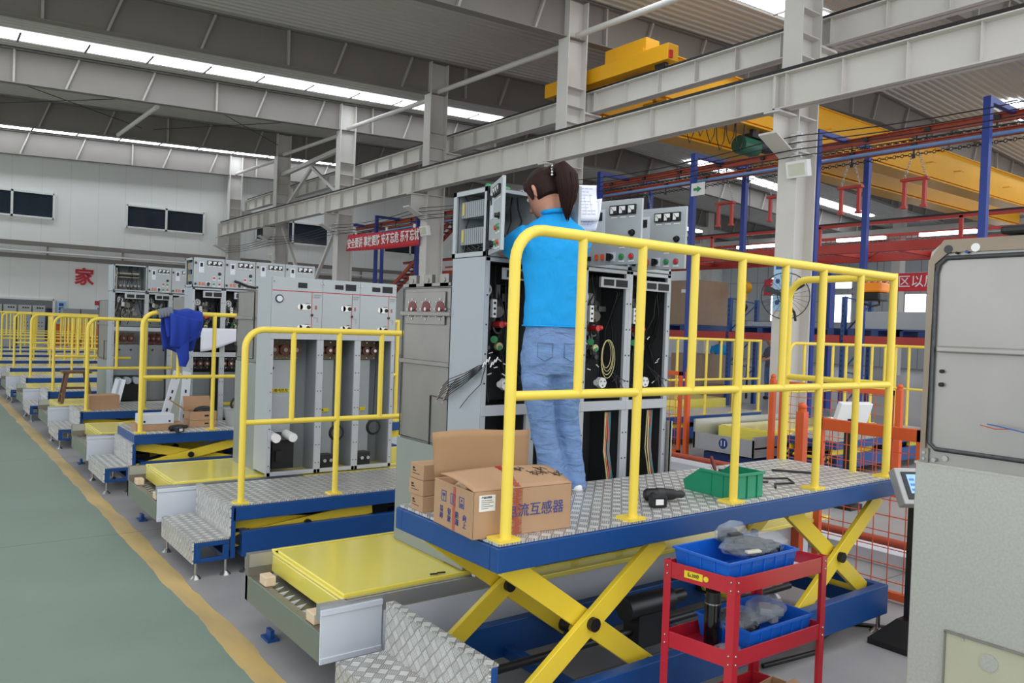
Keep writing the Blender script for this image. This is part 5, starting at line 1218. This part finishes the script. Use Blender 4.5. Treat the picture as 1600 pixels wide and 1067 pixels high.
# white slotted brackets leaning on the row
for i, (x0_, x1_) in enumerate(((1.98, 2.20), (2.17, 2.29))):
    p, q = V((x0_, YD+.50, zd+.02)), V((x1_, YD+.86, zd+.50)); d = (q-p).normalized(); sd = d.cross(V((0, 1, 0))).normalized(); n_ = sd.cross(d)
    t = thing('slotted_bracket', ('more slanted', 'steeper')[i]+' of two white slotted metal brackets leaning on the cabinets', 'bracket', tuple(p), 'slotted brackets leaning on the cabinets')
    k_ = MB().bar(p, q, .012, .085, sd).build('bracket_body', white_p, t, bev=.003)
    b = MB()
    for f in (.12, .25, .47, .60, .88):
        c = p.lerp(q, f); b.rbox(c, (.02, .0075, .009), d, n_ if abs(n_.y) > .1 else V((0, 1, 0)), sd)
    b.build('slot', ink, k_)
# paper drawing and file pocket on the row
t = thing('drawing_sheet', 'large white drawing sheet hanging behind the third platform rail', 'paper', (2.62, YD+.80, 1.30))
MB().grid(lambda u, v: (2.42+.46*u, YD+.87-.02*math.sin(u*3), 1.28+.20*v+.035*u*(1-v)-.05*math.cos(u*3)*(1-v)), 12, 6).build('sheet', paper, t, solid=.002)
# wooden stool standing on the fourth yellow plate
t = thing('wooden_stool', 'brown wooden stool on the fourth yellow transfer plate', 'stool', (1.75, 3.5+3*S, .412)); sx, sy = 1.745, 3.45+3*S
MB().box(sx-.17, sx+.17, sy-.12, sy+.12, .80, .83).build('seat', wood_d, t, bev=.004)
for a in (-1, 1):
    for c in (-1, 1): MB().bar((sx+a*.17, sy+c*.12, .412), (sx+a*.11, sy+c*.08, .80), .035, .035).build('leg', wood_d, t)
    MB().bar((sx+a*.15, sy-.11, .52), (sx+a*.15, sy+.11, .52), .025, .03).build('rung', wood_d, t)
MB().bar((sx-.15, sy, .60), (sx+.15, sy, .60), .025, .03).build('rung', wood_d, t)
boxthing('cardboard_box', 'brown carton at the aisle end of the fourth platform beside the stool', 'cardboard box', 1.72, 2.30+3*S, .43, .34, .26, .17, 3, mark=False)
for i in range(2):
    p, q = V((2.05+.05*i, 2.75+3*S, .44)), V((2.17+.05*i, 3.0+3*S, .74)); b = MB().bar(p, q, .01, .08, (1, 0, 0)); o = b.build('slotted_bracket', white_p); tag(o, ('front', 'rear')[i]+' white bracket of the pair leaning at the fourth station', 'bracket', 'white brackets at the fourth station')
# far cabinets, lockers, notices by the end wall
def far_cab(i, x, y, lab, h=1.36):
    t = thing('switchgear_cabinet', lab, 'switchgear cabinet', (x, y, .41), 'far cabinets by the end wall')
    MB().box(x, x+.37, y, y+.8, .41, 1.45).build('cabinet_body', cabl, t, bev=.004); MB().box(x+.005, x+.365, y, y+.35, 1.45, .41+h).build('instrument_box', cabg, t, bev=.004)
    b = MB()
    for k in range(3): b.box(x+.12+.07*k, x+.17+.07*k, y-.004, y, 1.66, 1.71)
    b.build('meter', ink, t); b = MB()
    for k in range(6): b.cyl((x+.1+.09*(k % 3), y-.006, 1.2-.12*(k//3)), (x+.1+.09*(k % 3), y, 1.2-.12*(k//3)), .02, seg=8)
    b.build('operating_knob', innerd, t)
for i in range(4): far_cab(i, 2.0+.41*i, 3.055+10*S, 'pale cabinet of the far row by the end wall, %s from the aisle' % ORD[i].replace('nearest', 'first'))
for i in range(3):
    o = MB().box(4.5+.62*i, 5.08+.62*i, 33.6, 34.1, 0, 1.72).build('metal_cupboard', cabl); tag(o, 'pale metal cupboard near the end wall, %s from the aisle' % ORD[i].replace('nearest', 'first'), 'cupboard', 'cupboards by the end wall')
for i in range(6):
    t = thing('guard_post', 'orange guard post before the end wall, %s from the aisle' % ORD[i].replace('nearest', 'first'), 'post', (3.9+.5*i, 31.9, 0), 'orange posts by the end wall')
    MB().box(3.88+.5*i, 4.2+.5*i, 31.85, 31.95, .0, 1.15).build('post_panel', mat('bright_orange_paint', '#ee6a1e', .4), t); MB().sph((4.04+.5*i, 31.9, 1.17), .05, 8, 6).build('cap', org, t)
t = thing('notice_board', 'white notice with a red header on the end wall', 'notice', (6.25, 35.96, 1.3)); MB().box(5.95, 6.7, 35.94, 35.99, 1.25, 2.08).build('board', paper, t); MB().box(5.95, 6.7, 35.93, 35.94, 1.9, 2.08).build('header', red_s, t)
MB().box(6.05, 6.4, 35.93, 35.94, 1.45, 1.8).build('print_block', mat('print_grey_blue', '#8d93b0', .8), t)
t = thing('notice_board', 'narrow pale blue notice beside the lower window of the end wall', 'notice', (4.7, 35.96, 1.3)); MB().box(4.6, 4.92, 35.94, 35.99, 1.2, 2.0).build('board', mat('pale_blue_board', '#a8cdea', .5), t)
b = MB()
for k in range(4): b.box(4.68, 4.84, 35.93, 35.94, 1.3+.17*k, 1.42+.17*k)
b.build('print_block', blue, t)
# banner between two columns
t = thing('slogan_banner', 'red slogan banner with white Chinese characters strung between two columns', 'banner', (XC-.35, 20.8, 3.9))
y0_, y1_ = 23.15, 18.75; zl = lambda y: 4.02+.02*(y-20)
MB().grid(lambda u, v: (XC-.34-.02*math.sin(u*6), y0_+(y1_-y0_)*u+(.12*(1-v) if u < .5 else -.0), zl(y0_+(y1_-y0_)*u)-.25+.5*v-.03*math.sin(u*PI)), 20, 4).build('banner_cloth', mat('banner_red', '#c4303c', .7), t, solid=.004)
lettering('安全要讲 事故要防 安不忘危 乐不忘忧', 'banner_lettering', white, t, (XC-.375, 20.9, 4.02), (0, -1, 0), (0, 0, 1), .33, .004, sx=.80, bold=.006)
for y in (22.6, 20.6, 19.0): MB().cyl((XC-.34, y, zl(y)+.24), (XC-.34, y, zl(y)+.34), .04, seg=8).build('tie_knot', white, t)

# ================================================================ overhead conveyor with blue portals
PY = [4.92+2.62*i for i in range(9)]
for i, y in enumerate(PY):
    t = thing('conveyor_portal', 'blue portal frame of the overhead conveyor, %s from the camera' % ORD[i], 'steel portal', (12.0, y, 0), 'blue portals of the overhead conveyor')
    MB().box(11.95, 12.05, y-.05, y+.05, 0, 5.08).build('near_post', blue_post, t, bev=.004); MB().box(13.55, 13.65, y-.05, y+.05, 0, 5.08).build('far_post', blue_post, t, bev=.004)
    MB().box(12.05, 13.55, y-.04, y+.04, 5.0, 5.08).build('cross_beam', blue_post, t, bev=.004)
    MB().box(11.85, 12.15, y-.12, y+.12, 0, .02).build('base_plate', blue_post, t)
for i, (x, z) in enumerate(((12.85, 4.98), (12.45, 4.66))):
    b = MB(); b.box(x-.05, x+.05, 3.6, 26.5, z-.06, z-.045).box(x-.05, x+.05, 3.6, 26.5, z+.045, z+.06).box(x-.006, x+.006, 3.6, 26.5, z-.06, z+.06)
    t = thing('overhead_track', ('upper', 'lower')[i]+' rust red conveyor track with running chain', 'conveyor track', (x, 3.6, z), 'overhead conveyor tracks'); b.build('track_beam', red_t, t)
    b = MB(); y = 3.8; k = 0
    while y < 26: b.ring((x, y, z-.13), ((0, 0, 1), (1, 0, 0))[k % 2], .026, .007, 8, 4); y += .062; k += 1
    b.build('chain', dsteel, t); 
    ch_ = [c for c in kids(t) if c.name.startswith('chain')][0]
    y = 4.1
    while y < 25:
        r_ = MB().cyl((x-.06, y, z), (x-.03, y, z), .045, seg=12).box(x-.045, x-.03, y-.012, y+.012, z-.14, z+.02).bar((x-.04, y, z-.14), (x-.04, y, z-.20), .05, .02); r_.build('trolley_wheel', dsteel, t); y += 1.02
o = MB().cyl((12.35, 3.4, 4.62), (12.35, 26.5, 4.62), .028, seg=10).build('blue_pipe', mat('pale_blue_pipe', '#6f93c4', .35)); tag(o, 'pale blue pipe under the overhead conveyor tracks', 'pipe')
for i, y in enumerate((4.05, 6.32, 7.42, 8.85, 10.05, 12.2, 13.6, 16.1)):
    x = 12.85; zt = 4.22
    t = thing('conveyor_hanger', 'red hanging carrier on chains under the overhead conveyor, %s from the camera' % ORD[i], 'hanger', (x, y, zt-.5), 'hangers of the overhead conveyor')
    MB().cyl((x, y, zt+.48), (x, y, 4.935), .012, seg=8).build('hanger_rod', dsteel, t)
    MB().bar((x, y-.22, zt), (x, y+.22, zt), .10, .045).build('cross_bar', red_s, t, bev=.004)
    for s_ in (-.16, .16):
        MB().box(x-.03, x+.03, y+s_-.025, y+s_+.025, zt-.42, zt).box(x-.04, x+.04, y+s_-.045, y+s_+.045, zt-.46, zt-.42).build('hook_leg', red_s, t)
        b = MB(); p, q = V((x, y+s_*1.1, zt+.02)), V((x, y+s_*.15, zt+.50))
        for k in range(12): b.ring(p.lerp(q, (k+.5)/12), ((1, 0, 0), (0, 1, 0))[k % 2], .02, .005, 8, 4)
        b.build('chain', steel, t)
# exit sign
t = thing('exit_direction_sign', 'small white sign with a green arrow hanging beside a blue portal', 'sign', (11.9, 9.95, 4.2)); MB().box(11.89, 11.905, 9.80, 10.12, 4.24, 4.48).build('sign_plate', white, t)
MB().prism([(10.06, 4.335), (9.97, 4.335), (9.97, 4.30), (9.87, 4.36), (9.97, 4.42), (9.97, 4.385), (10.06, 4.385)], 'x', 11.884, 11.89).build('green_arrow', green, t)
MB().cyl((11.9, 9.9, 4.48), (11.9, 9.9, 4.7), .004, seg=5).cyl((11.9, 10.05, 4.48), (11.9, 10.05, 4.7), .004, seg=5).build('sign_wire', dsteel, t)
# inclined conveyor far down the hall
t = thing('inclined_conveyor', 'rust red inclined conveyor ladder beyond the banner', 'conveyor', (12.4, 22.5, 2.4)); b = MB()
for dx in (-.15, .15): b.bar((13.2+dx, 20.6, 4.7), (13.2+dx, 25.8, 1.9), .06, .12)
b.build('side_rail', red_t, t); b = MB()
for k in range(26): f = k/25; b.cyl((13.05, 20.6+5.2*f, 4.7-2.8*f), (13.35, 20.6+5.2*f, 4.7-2.8*f), .03, seg=6)
b.build('ladder_rung', dsteel, t)
# ================================================================ yellow overhead travelling crane in the far bay
t = thing('overhead_crane', 'yellow overhead travelling crane spanning the far bay', 'crane')if False else thing('overhead_crane', 'yellow overhead travelling crane spanning the far bay', 'crane', (24, 12.6, 6.3))
MB().box(XB-.15, XB+.15, 10.7, 14.5, 6.98, 7.30).build('end_truck', crane_y, t, bev=.01)
MB().box(36.0, 36.3, 10.7, 14.5, 6.98, 7.30).build('end_truck', crane_y, t, bev=.01)
MB().box(XB-.05, XB+.35, 11.4, 12.6, 7.3, 7.62).build('truck_housing', crane_y, t, bev=.01)
for y in (11.0, 14.1): MB().cyl((XB-.05, y, 6.95), (XB+.05, y, 6.95), .14, seg=18).build('crane_wheel', dsteel, t)
for y in (11.62, 13.5):
    MB().box(XB+.3, 35.8, y-.2, y+.2, 6.55, 7.42).box(XB+.3, 35.8, y-.26, y+.26, 7.42, 7.44).box(XB-.1, 36.2, y-.19, y+.19, 7.0, 7.40).build('main_girder', crane_y, t)
    MB().box(XB+.5, 35.5, y-.33, y+.33, 6.42, 6.46).box(XB+.5, 35.5, y-.05, y+.05, 6.44, 6.56).build('girder_flange', crane_y, t)
MB().box(XB-.13, XB-.06, 10.65, 10.8, 7.0, 7.15).build('buffer', red, t)
b = MB()
for k in range(12): b.bar((13+k*1.8, 11.40, 6.9), (13+k*1.8, 11.2, 6.9), .03, .03).bar((13+k*1.8, 11.2, 6.9), (13.2+k*1.8, 11.2, 6.9), .02, .02)
b.build('cable_bracket', crane_y, t)
t = thing('chain_hoist', 'green electric hoist hanging under the yellow crane', 'hoist', (15.9, 11.5, 5.8))
MB().cyl((15.1, 11.5, 6.0), (15.7, 11.5, 6.0), .21, seg=20).build('drum', mat('dark_green_paint', '#1e5c46', .4), t); MB().cyl((15.7, 11.5, 6.1), (16.3, 11.5, 6.1), .16, seg=16).build('hoist_motor', dsteel, t)
MB().sph((16.38, 11.5, 5.95), .11, 14, 8).build('blue_cap', blue, t); MB().box(15.4, 16.2, 11.35, 11.65, 6.2, 6.3).bar((15.6, 11.5, 6.25), (15.6, 11.5, 6.42), .1, .1).bar((16.0, 11.5, 6.25), (16.0, 11.5, 6.42), .1, .1).build('trolley_frame', dsteel, t)
for i in range(8):
    x = 12.4+.34*i; o = MB().tube([(x, 11.36, 6.44), (x+.03, 11.36, 6.1-.08*(i % 3)), (x+.15, 11.36, 5.9-.1*(i % 3)), (x+.28, 11.36, 6.1-.08*(i % 3)), (x+.32, 11.36, 6.44)], .012, 6).build('festoon_cable', black); tag(o, 'black festoon cable loop under the yellow crane, %s from the near end' % ORD[i].replace('nearest', 'first'), 'cable', 'festoon cable loops under the crane')
for i, y in enumerate(CY[1:]):
    struct(MB().box(36.45, 36.95, y-.2, y+.2, 0, rz(36.7)-.1).build('column', beam_w), 'far column carrying the other crane runway, %s from the camera' % ORD[i])
struct(MB().box(36.0, 36.3, -4, 35.5, 6.36, 6.8).build('beam', beam_w), 'far runway beam of the yellow crane')
# ================================================================ red mezzanine frame
t = thing('steel_gangway', 'red steel gangway frame crossing behind the blue portals', 'gangway', (15, 3.5, 3.15)); b = MB()
for x in (14.6, 16.4): b.box(x-.06, x+.06, 3.5, 26, 3.28, 3.46)
for k in range(17): b.box(14.6, 16.4, 3.6+k*1.35, 3.7+k*1.35, 3.34, 3.42)
b.build('floor_beam', red_s, t, bev=.003); b = MB()
for k in range(17): b.bar((14.6, 3.6+k*1.35, 3.38), (16.4, 4.95+k*1.35, 3.38), .04, .04)
b.build('floor_brace', red_s, t); b = MB()
for x in (14.58, 16.42):
    b.box(x-.025, x+.025, 3.5, 26, 3.80, 3.86)
    for k in range(9): b.box(x-.025, x+.025, 3.6+k*2.7, 3.66+k*2.7, 3.4, 3.84)
b.build('hand_rail', red_s, t); MB().box(14.54, 14.57, 3.5, 26, 3.86, 3.89).build('cable_on_rail', black, t)
m = MB(); z = 3.5
for k in range(60): m.box(16.41, 16.42, 7.0+k*.12, 7.012+k*.12, 3.46, 3.80)
for k in range(4): m.box(16.41, 16.42, 7.0, 14.2, 3.5+k*.08, 3.508+k*.08)
m.build('rail_mesh', red_s, t)
for i, y in enumerate((4.5, 9.9, 15.3, 20.7)):
    o = MB().box(16.5, 16.7, y, y+.2, 0, 3.3).build('blue_support_post', blue_post); tag(o, 'blue post carrying the red gangway, %s from the camera' % ORD[i], 'post', 'posts of the red gangway')
# glowing white bars above the gangway
for i, y in enumerate((6.4, 8.1, 10.6)):
    o = MB().box(15.3, 15.42, y, y+1.0, 3.62, 3.68).build('white_bar', mat('glowing_white', '#f4f8ff', .4, emit=3)); tag(o, 'glowing white bar above the red gangway, %s from the camera' % ORD[i], 'lamp', 'glowing white bars by the gangway')
# ================================================================ pallet racking
RXX = 14.9
def upright(y, lab, h=2.45):
    t = thing('rack_upright', lab, 'rack upright', (RXX, y, 0), 'blue rack uprights')
    for x in (RXX, RXX+1.0):
        p = MB().box(x-.045, x+.045, y-.04, y+.04, 0, h).build('post', blue, t)
        b = MB()
        for k in range(22): b.box(x-.047, x-.044, y-.012, y+.012, .15+k*.1, .185+k*.1)
        b.build('slot_holes', ink, p)
    b = MB()
    for k in range(3): b.bar((RXX, y, .2+k*.75), (RXX+1, y, .85+k*.75), .02, .03).bar((RXX+1, y, .85+k*.75), (RXX, y, .95+k*.75), .02, .03)
    b.build('lacing', blue, t)
for i, y in enumerate((6.2, 8.62, 11.4, 14.2)): upright(y, 'blue rack upright, %s from the camera' % ORD[i])
for i, (a, c) in enumerate(((3.4, 6.16), (6.24, 8.58), (8.66, 11.36), (11.44, 14.16))):
    for j, x in enumerate((RXX-.06, RXX+1.06)):
        o = MB().box(x-.02, x+.02, a, c, 1.52, 1.68).build('rack_beam', red_s, bev=.003); tag(o, ('front', 'rear')[j]+' orange red rack beam of the %s bay from the camera' % ORD[i], 'rack beam', 'rack beams')
def pallet(y, lab, x=RXX+.02, z=1.68):
    t = thing('pallet', lab, 'pallet', (x, y, z), 'blue plastic pallets on the rack'); x -= .07; b = MB().box(x, x+1.15, y, y+1.1, z+.11, z+.14)
    b.build('deck', navy, t); b = MB()
    for yy in (0, .48, .96): b.box(x, x+1.15, y+yy, y+yy+.14, z, z+.11)
    b.build('runner', navy, t); return t
for i, (y, n_) in enumerate(((4.7, 'farthest right'), (6.5, 'second from the right'), (7.4, 'by the grey parts'), (8.8, 'behind the nearest column'), (10.0, 'left of the fan'), (12.2, 'under the tall cartons'))):
    pallet(y, 'dark blue pallet on the rack, '+n_)
def pile(x, y, z, l, w_, h, lab, col=card, gr='wrapped carton stacks'):
    t = thing('carton_stack', lab, 'wrapped stack of cartons', (x, y, z), gr)
    MB().box(x, x+l, y, y+w_, z, z+h).build('carton_block', col, t, bev=.006)
    b = MB()
    for k in range(1, 4): b.box(x-.002, x+l+.002, y-.002, y+w_+.002, z+h*k/4-.003, z+h*k/4+.003)
    b.box(x-.003, x, y+w_*.5-.004, y+w_*.5+.004, z, z+h); b.build('carton_seam', card_d, t)
    MB().box(x-.004, x, y+w_*.35, y+w_*.5, z+h*.72, z+h*.80).build('paper_label', white, t)
pile(14.9, 12.3, 1.82, 1.1, 1.12, 1.07, 'tall wrapped carton stack on the rack beyond the wired cabinets', mat('kraft_wrapped', '#97806a', .5))
pile(14.95, 12.2, 0, .95, .95, 1.12, 'wrapped carton stack on the floor under the tall one', mat('kraft_wrapped', '#97806a', .5))
pile(14.75, 11.45, 0, .5, .5, .45, 'low open brown carton on the floor at the foot of the rack', mat('kraft_dark', '#7b6655', .55))
for i, (y, l, h, m_, lab) in enumerate(((9.9, 1.1, .10, cabl, 'stack of grey metal sheets on a rack pallet left of the column'), (6.6, 1.8, .34, cabg, 'long grey metal trough on the rack right of the column'), (4.9, 1.3, .13, white_p, 'white flat parts on the farthest right rack pallet'))):
    o = MB().box(15.0, 15.8, y, y+l, 1.82, 1.82+h).build('metal_parts', m_, bev=.01); tag(o, lab, 'metal parts')
for i, (y, r_, m_) in enumerate(((5.2, .16, wood_d), (5.6, .13, poly), (5.0, .10, cabl))):
    o = MB().sph((15.3, y, 1.96+r_+.01), (r_*1.2, r_*1.5, r_), 10, 6).build('wrapped_parts', m_); tag(o, ('brown', 'clear', 'grey')[i]+' bundle of parts on the farthest right rack pallet', 'bundle')
o = MB().ring((15.4, 10.3, 2.0), (1, .2, 0), .17, .015, 24).build('black_hose', black); tag(o, 'black hose loop standing on the metal sheets of the rack', 'hose')
# crane hook
t = thing('crane_hook', 'yellow crane hook block hanging before the rack', 'hook', (16.1, 11.88, 2.1)); MB().cyl((16.0, 11.92, 2.77), (16.2, 11.92, 2.77), .15, seg=20).build('sheave', crane_y, t); MB().box(16.06, 16.14, 11.86, 11.98, 2.47, 2.72).build('shank', crane_y, t)
MB().tube([(16.1, 11.92, 2.49), (16.1, 11.90, 2.39), (16.1, 11.83, 2.30), (16.1, 11.89, 2.20), (16.1, 11.98, 2.23), (16.1, 12.0, 2.30)], [.02, .028, .034, .034, .025, .012], 8).build('hook', black, t); MB().cyl((16.1, 11.88, 2.85), (16.1, 11.88, 6.43), .009, seg=5).cyl((16.1, 11.95, 2.85), (16.1, 11.95, 6.43), .009, seg=5).build('hoist_rope', dsteel, t)
# fan on the nearest column
t = thing('wall_fan', 'large black industrial fan mounted on the nearest column', 'fan', (10.8, 7.55, 2.0)); fc = V((10.78, 7.22, 2.24)); nn = V((-.75, -.66, 0)).normalized()
b = MB(); d_, a_, c_ = basis(nn)
for r_ in (.36, .12): b.ring(fc, nn, r_, .008, 32, 5)
for k in range(24): q = 2*PI*k/24; b.tube([fc+nn*.08, fc+nn*.06+(a_*math.cos(q)+c_*math.sin(q))*.2, fc+(a_*math.cos(q)+c_*math.sin(q))*.36], .0025, 4)
b.build('guard_cage', dsteel, t); b = MB()
for k in range(3):
    q = 2*PI*k/3+.35; e = a_*math.cos(q)+c_*math.sin(q); s_ = nn.cross(e); b.add([fc+e*.05-s_*.03, fc+e*.05+s_*.03+nn*.02, fc+e*.33+s_*.06+nn*.03, fc+e*.33-s_*.05-nn*.01], [(0, 1, 2, 3)])
b.build('blade', black, t, solid=.006); MB().cyl(fc-nn*.12, fc+nn*.03, .07, seg=16).build('fan_motor', black, t); MB().bar(fc-nn*.1, (11.03, 7.45, 2.2), .05, .05).build('wall_bracket', dsteel, t)
MB().tube([fc-nn*.1+V((0, 0, -.05)), fc+V((.1, -.1, -.25)), fc+V((.05, -.16, -.38))], .02, 6).build('cable', black, t)
t = thing('safety_poster', 'blue and white poster strapped to the nearest column', 'poster', (11.02, 7.3, 2.1)); MB().box(11.005, 11.028, 7.30, 7.60, 2.02, 2.85).build('poster_sheet', mat('pale_blue_board', '#a8cdea', .5), t)
b = MB()
for k in range(3):
    for j in range(2): b.cyl((11.0, 7.38+.14*j, 2.15+.17*k), (11.005, 7.38+.14*j, 2.15+.17*k), .04, seg=12)
b.box(11.0, 11.005, 7.34, 7.56, 2.68, 2.80); b.build('poster_mark', blue, t)
for i, (y, z, w_, lab) in enumerate(((10.45, 2.79, 1.15, 'red banner with white characters behind the fan'), (6.7, 2.83, 2.2, 'red banner with white characters right of the nearest column'))):
    t = thing('slogan_banner', lab, 'banner', (16.42, y, z)); MB().box(16.42, 16.43, y, y+w_, z-.19, z+.19).build('banner_cloth', mat('banner_red', '#c4303c', .7), t)
    lettering(('社品质', '社区以质量求')[i], 'banner_lettering', white, t, (16.415, y+w_*.5, z), (0, -1, 0), (0, 0, 1), .27, .004)
    for yy in (y+.1, y+w_-.1): MB().cyl((16.425, yy, z+.18), (16.425, yy, 3.30), .006, seg=5).build('tie_cord', dsteel, t)
# ================================================================ stations on the other side
QF = lift_platform((0, 7.45), .43, 'low platform beyond the orange fence, left of the nearest column', x0=7.95, ln=2.66, end=False)
QN = lift_platform((0, 4.92), .43, 'low platform beyond the orange fence, seen through the end rail', x0=8.45, ln=2.66, end=True); QN.location = (8.45, 5.64, 0); QN.scale = (1, -1, 1)
cR = MB(); y0_, y1_, x0_ = 5.68, 6.60, 7.98
t = thing('transfer_conveyor', 'opposite transfer conveyor whose end panel carries the number 11', 'conveyor', (x0_, y0_, 0))
MB().box(x0_, x0_+.01, y0_, y1_, .15, .36).build('end_panel', alu, t, bev=.002); MB().box(x0_, 10.5, y0_, y0_+.03, .15, .40).box(x0_, 10.5, y1_-.03, y1_, .15, .52).build('side_panel', alu, t); MB().box(x0_+.01, 10.5, y0_, y1_, .25, .27).build('bed', zinc, t)
MB().box(x0_+.1, 10.3, y0_+.02, y1_-.1, .0, .12).build('blue_base', navy, t)
n_ = MB().cyl((x0_-.004, 6.13, .265), (x0_, 6.13, .265), .065, seg=24).build('number_disc', navy, t); lettering('11', 'number', white, n_, (x0_-.006, 6.13, .265), (0, -1, 0), (0, 0, 1), .10)
t = thing('transfer_plate', 'yellow transfer plate on the conveyor marked 11', 'lift table top', (8.3, 5.75, .28)); MB().box(8.35, 10.9, 5.75, 6.5, .30, .43).build('plate_body', yel_plate, t, bev=.006); MB().box(8.37, 10.88, 5.77, 6.48, .43, .445).build('raised_tray', yel_plate, t, bev=.004)
for i, (y, lab) in enumerate(((8.35, 'yellow transfer plate beyond the low platform left of the column'),)):
    t = thing('transfer_plate', lab, 'lift table top', (8.3, y, .1)); MB().box(8.2, 10.9, y, y+.85, 0, .55).build('plate_body', yel_plate, t, bev=.006)
t = thing('touch_panel_stand', 'white touch panel on a black stand beyond the orange mesh gate', 'control panel', (7.1, 4.0, 0))
MB().box(7.0, 7.2, 3.9, 4.1, 0, .05).box(7.07, 7.15, 3.96, 4.04, .05, .85).build('pole', black, t); MB().rbox((7.13, 4.0, .90), (.17, .03, .11), V((.9, -.4, 0)).normalized(), V((.4, .9, .3)).normalized(), V((0, -.3, 1)).normalized()).build('panel_housing', white, t, bev=.006)
for i, (x, a, c) in enumerate(((5.75, 2.2, 4.6), (7.35, 4.4, 8.6))):
    o = MB().box(x-.22, x+.22, a, c, 0, .10).build('track_cover', white_p, bev=.004); tag(o, ('nearer', 'farther')[i]+' low white track cover on the floor beyond the mesh', 'track cover', 'white track covers on the floor')
    o = MB().cyl((x-.30, a, .20), (x-.30, c, .20), .03, seg=12).build('guide_pipe', red_t); tag(o, ('nearer', 'farther')[i]+' rust red guide pipe beside the white track cover', 'pipe', 'guide pipes on the floor')
    for y in (a+.3, (a+c)/2, c-.3):
        o = MB().box(x-.33, x-.27, y, y+.06, 0, .17).cyl((x-.24, y+.03, 0), (x-.24, y+.03, .29), .02, seg=10).build('pipe_support', navy); tag(o, 'short blue support post of the %s guide pipe, %s along' % (('nearer', 'farther')[i], ['first', 'middle', 'last'][int(round((y-a)/(c-a)*2))]), 'support', 'blue supports of the guide pipes')
o = MB().tube([(4.75, 1.95, .012), (4.5, 1.98, .012), (4.2, 2.35, .012), (3.9, 2.3, .012), (3.7, 2.2, .012), (3.3, 2.25, .012)], .012, 6).build('floor_cable', black); tag(o, 'black cable on the floor by the right end of the raised platform', 'cable')
# people working beyond the rack
def far_person(x, y, lab, top, pant_, face, arm):
    t = thing('person', lab, 'person', (x, y, 0)); f = V(face).normalized(); r = V((f.y, -f.x, 0)); P = lambda a, b2, z: V((x, y, 0))+r*a+f*b2+V((0, 0, z))
    er = lambda a0, b0, z, a, b2: [P(a0+a*math.cos(2*PI*k/16), b0+b2*math.sin(2*PI*k/16), z) for k in range(16)]
    b = MB(); b.loft([er(0, .06, 1.40, .03, .04), er(0, .05, 1.44, .06, .075), er(0, .05, 1.50, .075, .095), er(0, .04, 1.56, .07, .09), er(0, .04, 1.60, .02, .03)]); b.tube([P(0, .0, 1.30), P(0, .03, 1.42)], .05, 10)
    b.tube([P(0, .13, 1.50), P(0, .155, 1.475), P(0, .13, 1.465)], .010, 6)
    for s_ in (-1, 1):
        b.tube([P(s_*.2, .03, 1.14), P(s_*.19, .22, 1.04), P(s_*.13, .34, 1.0)], [.038, .034, .024], 10)
        for q in range(4): b.tube([P(s_*(.10+.018*q), .34, 1.0), P(s_*(.09+.018*q), .40, .995), P(s_*(.09+.016*q), .42, .97)], .008, 6)
        b.tube([P(s_*.10, .35, 1.0), P(s_*.07, .37, .99)], .009, 6)
    finish(b.build('body', skin, t), .010, 2)
    b = MB(); b.loft([er(0, 0, z, a, c) for z, a, c in ((.82, .17, .11), (1.0, .16, .11), (1.2, .19, .115), (1.30, .17, .10), (1.35, .08, .07))])
    for s_ in (-1, 1): b.tube([P(s_*.17, 0, 1.28), P(s_*.21, .02, 1.15), P(s_*.205, .08, 1.10)], [.06, .055, .05], 10)
    finish(b.build('shirt', top, t), .014, 3)
    b = MB()
    for s_ in (-1, 1): b.tube([P(s_*.08, 0, .9), P(s_*.09, .02, .5), P(s_*.10, 0, .06)], [.10, .075, .06], 12)
    finish(b.build('trousers', pant_, t), .016, 2); b = MB()
    for s_ in (-1, 1): b.sph(P(s_*.10, .05, .045), (.07, .07, .045), 10, 6)
    b.build('shoes', black, t)
    b = MB(); b.loft([er(0, .02, 1.46, .06, .06), er(0, .03, 1.53, .083, .095), er(0, .035, 1.59, .075, .09), er(0, .035, 1.63, .03, .04)]); b.build('hair', hair, t)
far_person(17.6, 13.75, 'person in a bright blue shirt bending over work beyond the rack', shirt_m, navy, (-.7, -.6, 0), 0)
far_person(17.4, 12.0, 'person in a patterned grey shirt beside the far blue post, beyond the rack', mat('patterned_shirt', '#6d7488', .8, vary=.6, scale=40), jean, (-.8, .3, 0), 0)
for i, (x, y) in enumerate(((17.2, 14.6), (17.4, 15.1), (17.1, 15.6))):
    t = thing('workshop_chair', 'black workshop chair in the far corner behind the rack, %s' % ('nearest to the person in blue', 'middle of three', 'farthest from the person in blue')[i], 'chair', (x, y, 0), 'black chairs beyond the rack')
    MB().box(x-.2, x+.2, y-.2, y+.2, .45, .5).build('seat', black, t, bev=.01); MB().box(x+.15, x+.2, y-.2, y+.2, .55, 1.0).build('backrest', black, t, bev=.01)
    for a in (-.18, .18):
        for c in (-.18, .18): MB().box(x+a-.015, x+a+.015, y+c-.015, y+c+.015, 0, .46).build('leg', dsteel, t)
t = thing('work_bench', 'low work bench with stacked white trays beyond the rack', 'bench', (17, 11.9, 0)); MB().box(16.7, 17.1, 12.4, 13.9, .88, .93).build('bench_top', alu, t)
for y in (12.45, 13.85):
    for x in (16.72, 17.06): MB().box(x-.02, x+.02, y-.02, y+.02, 0, .88).build('leg', dsteel, t)
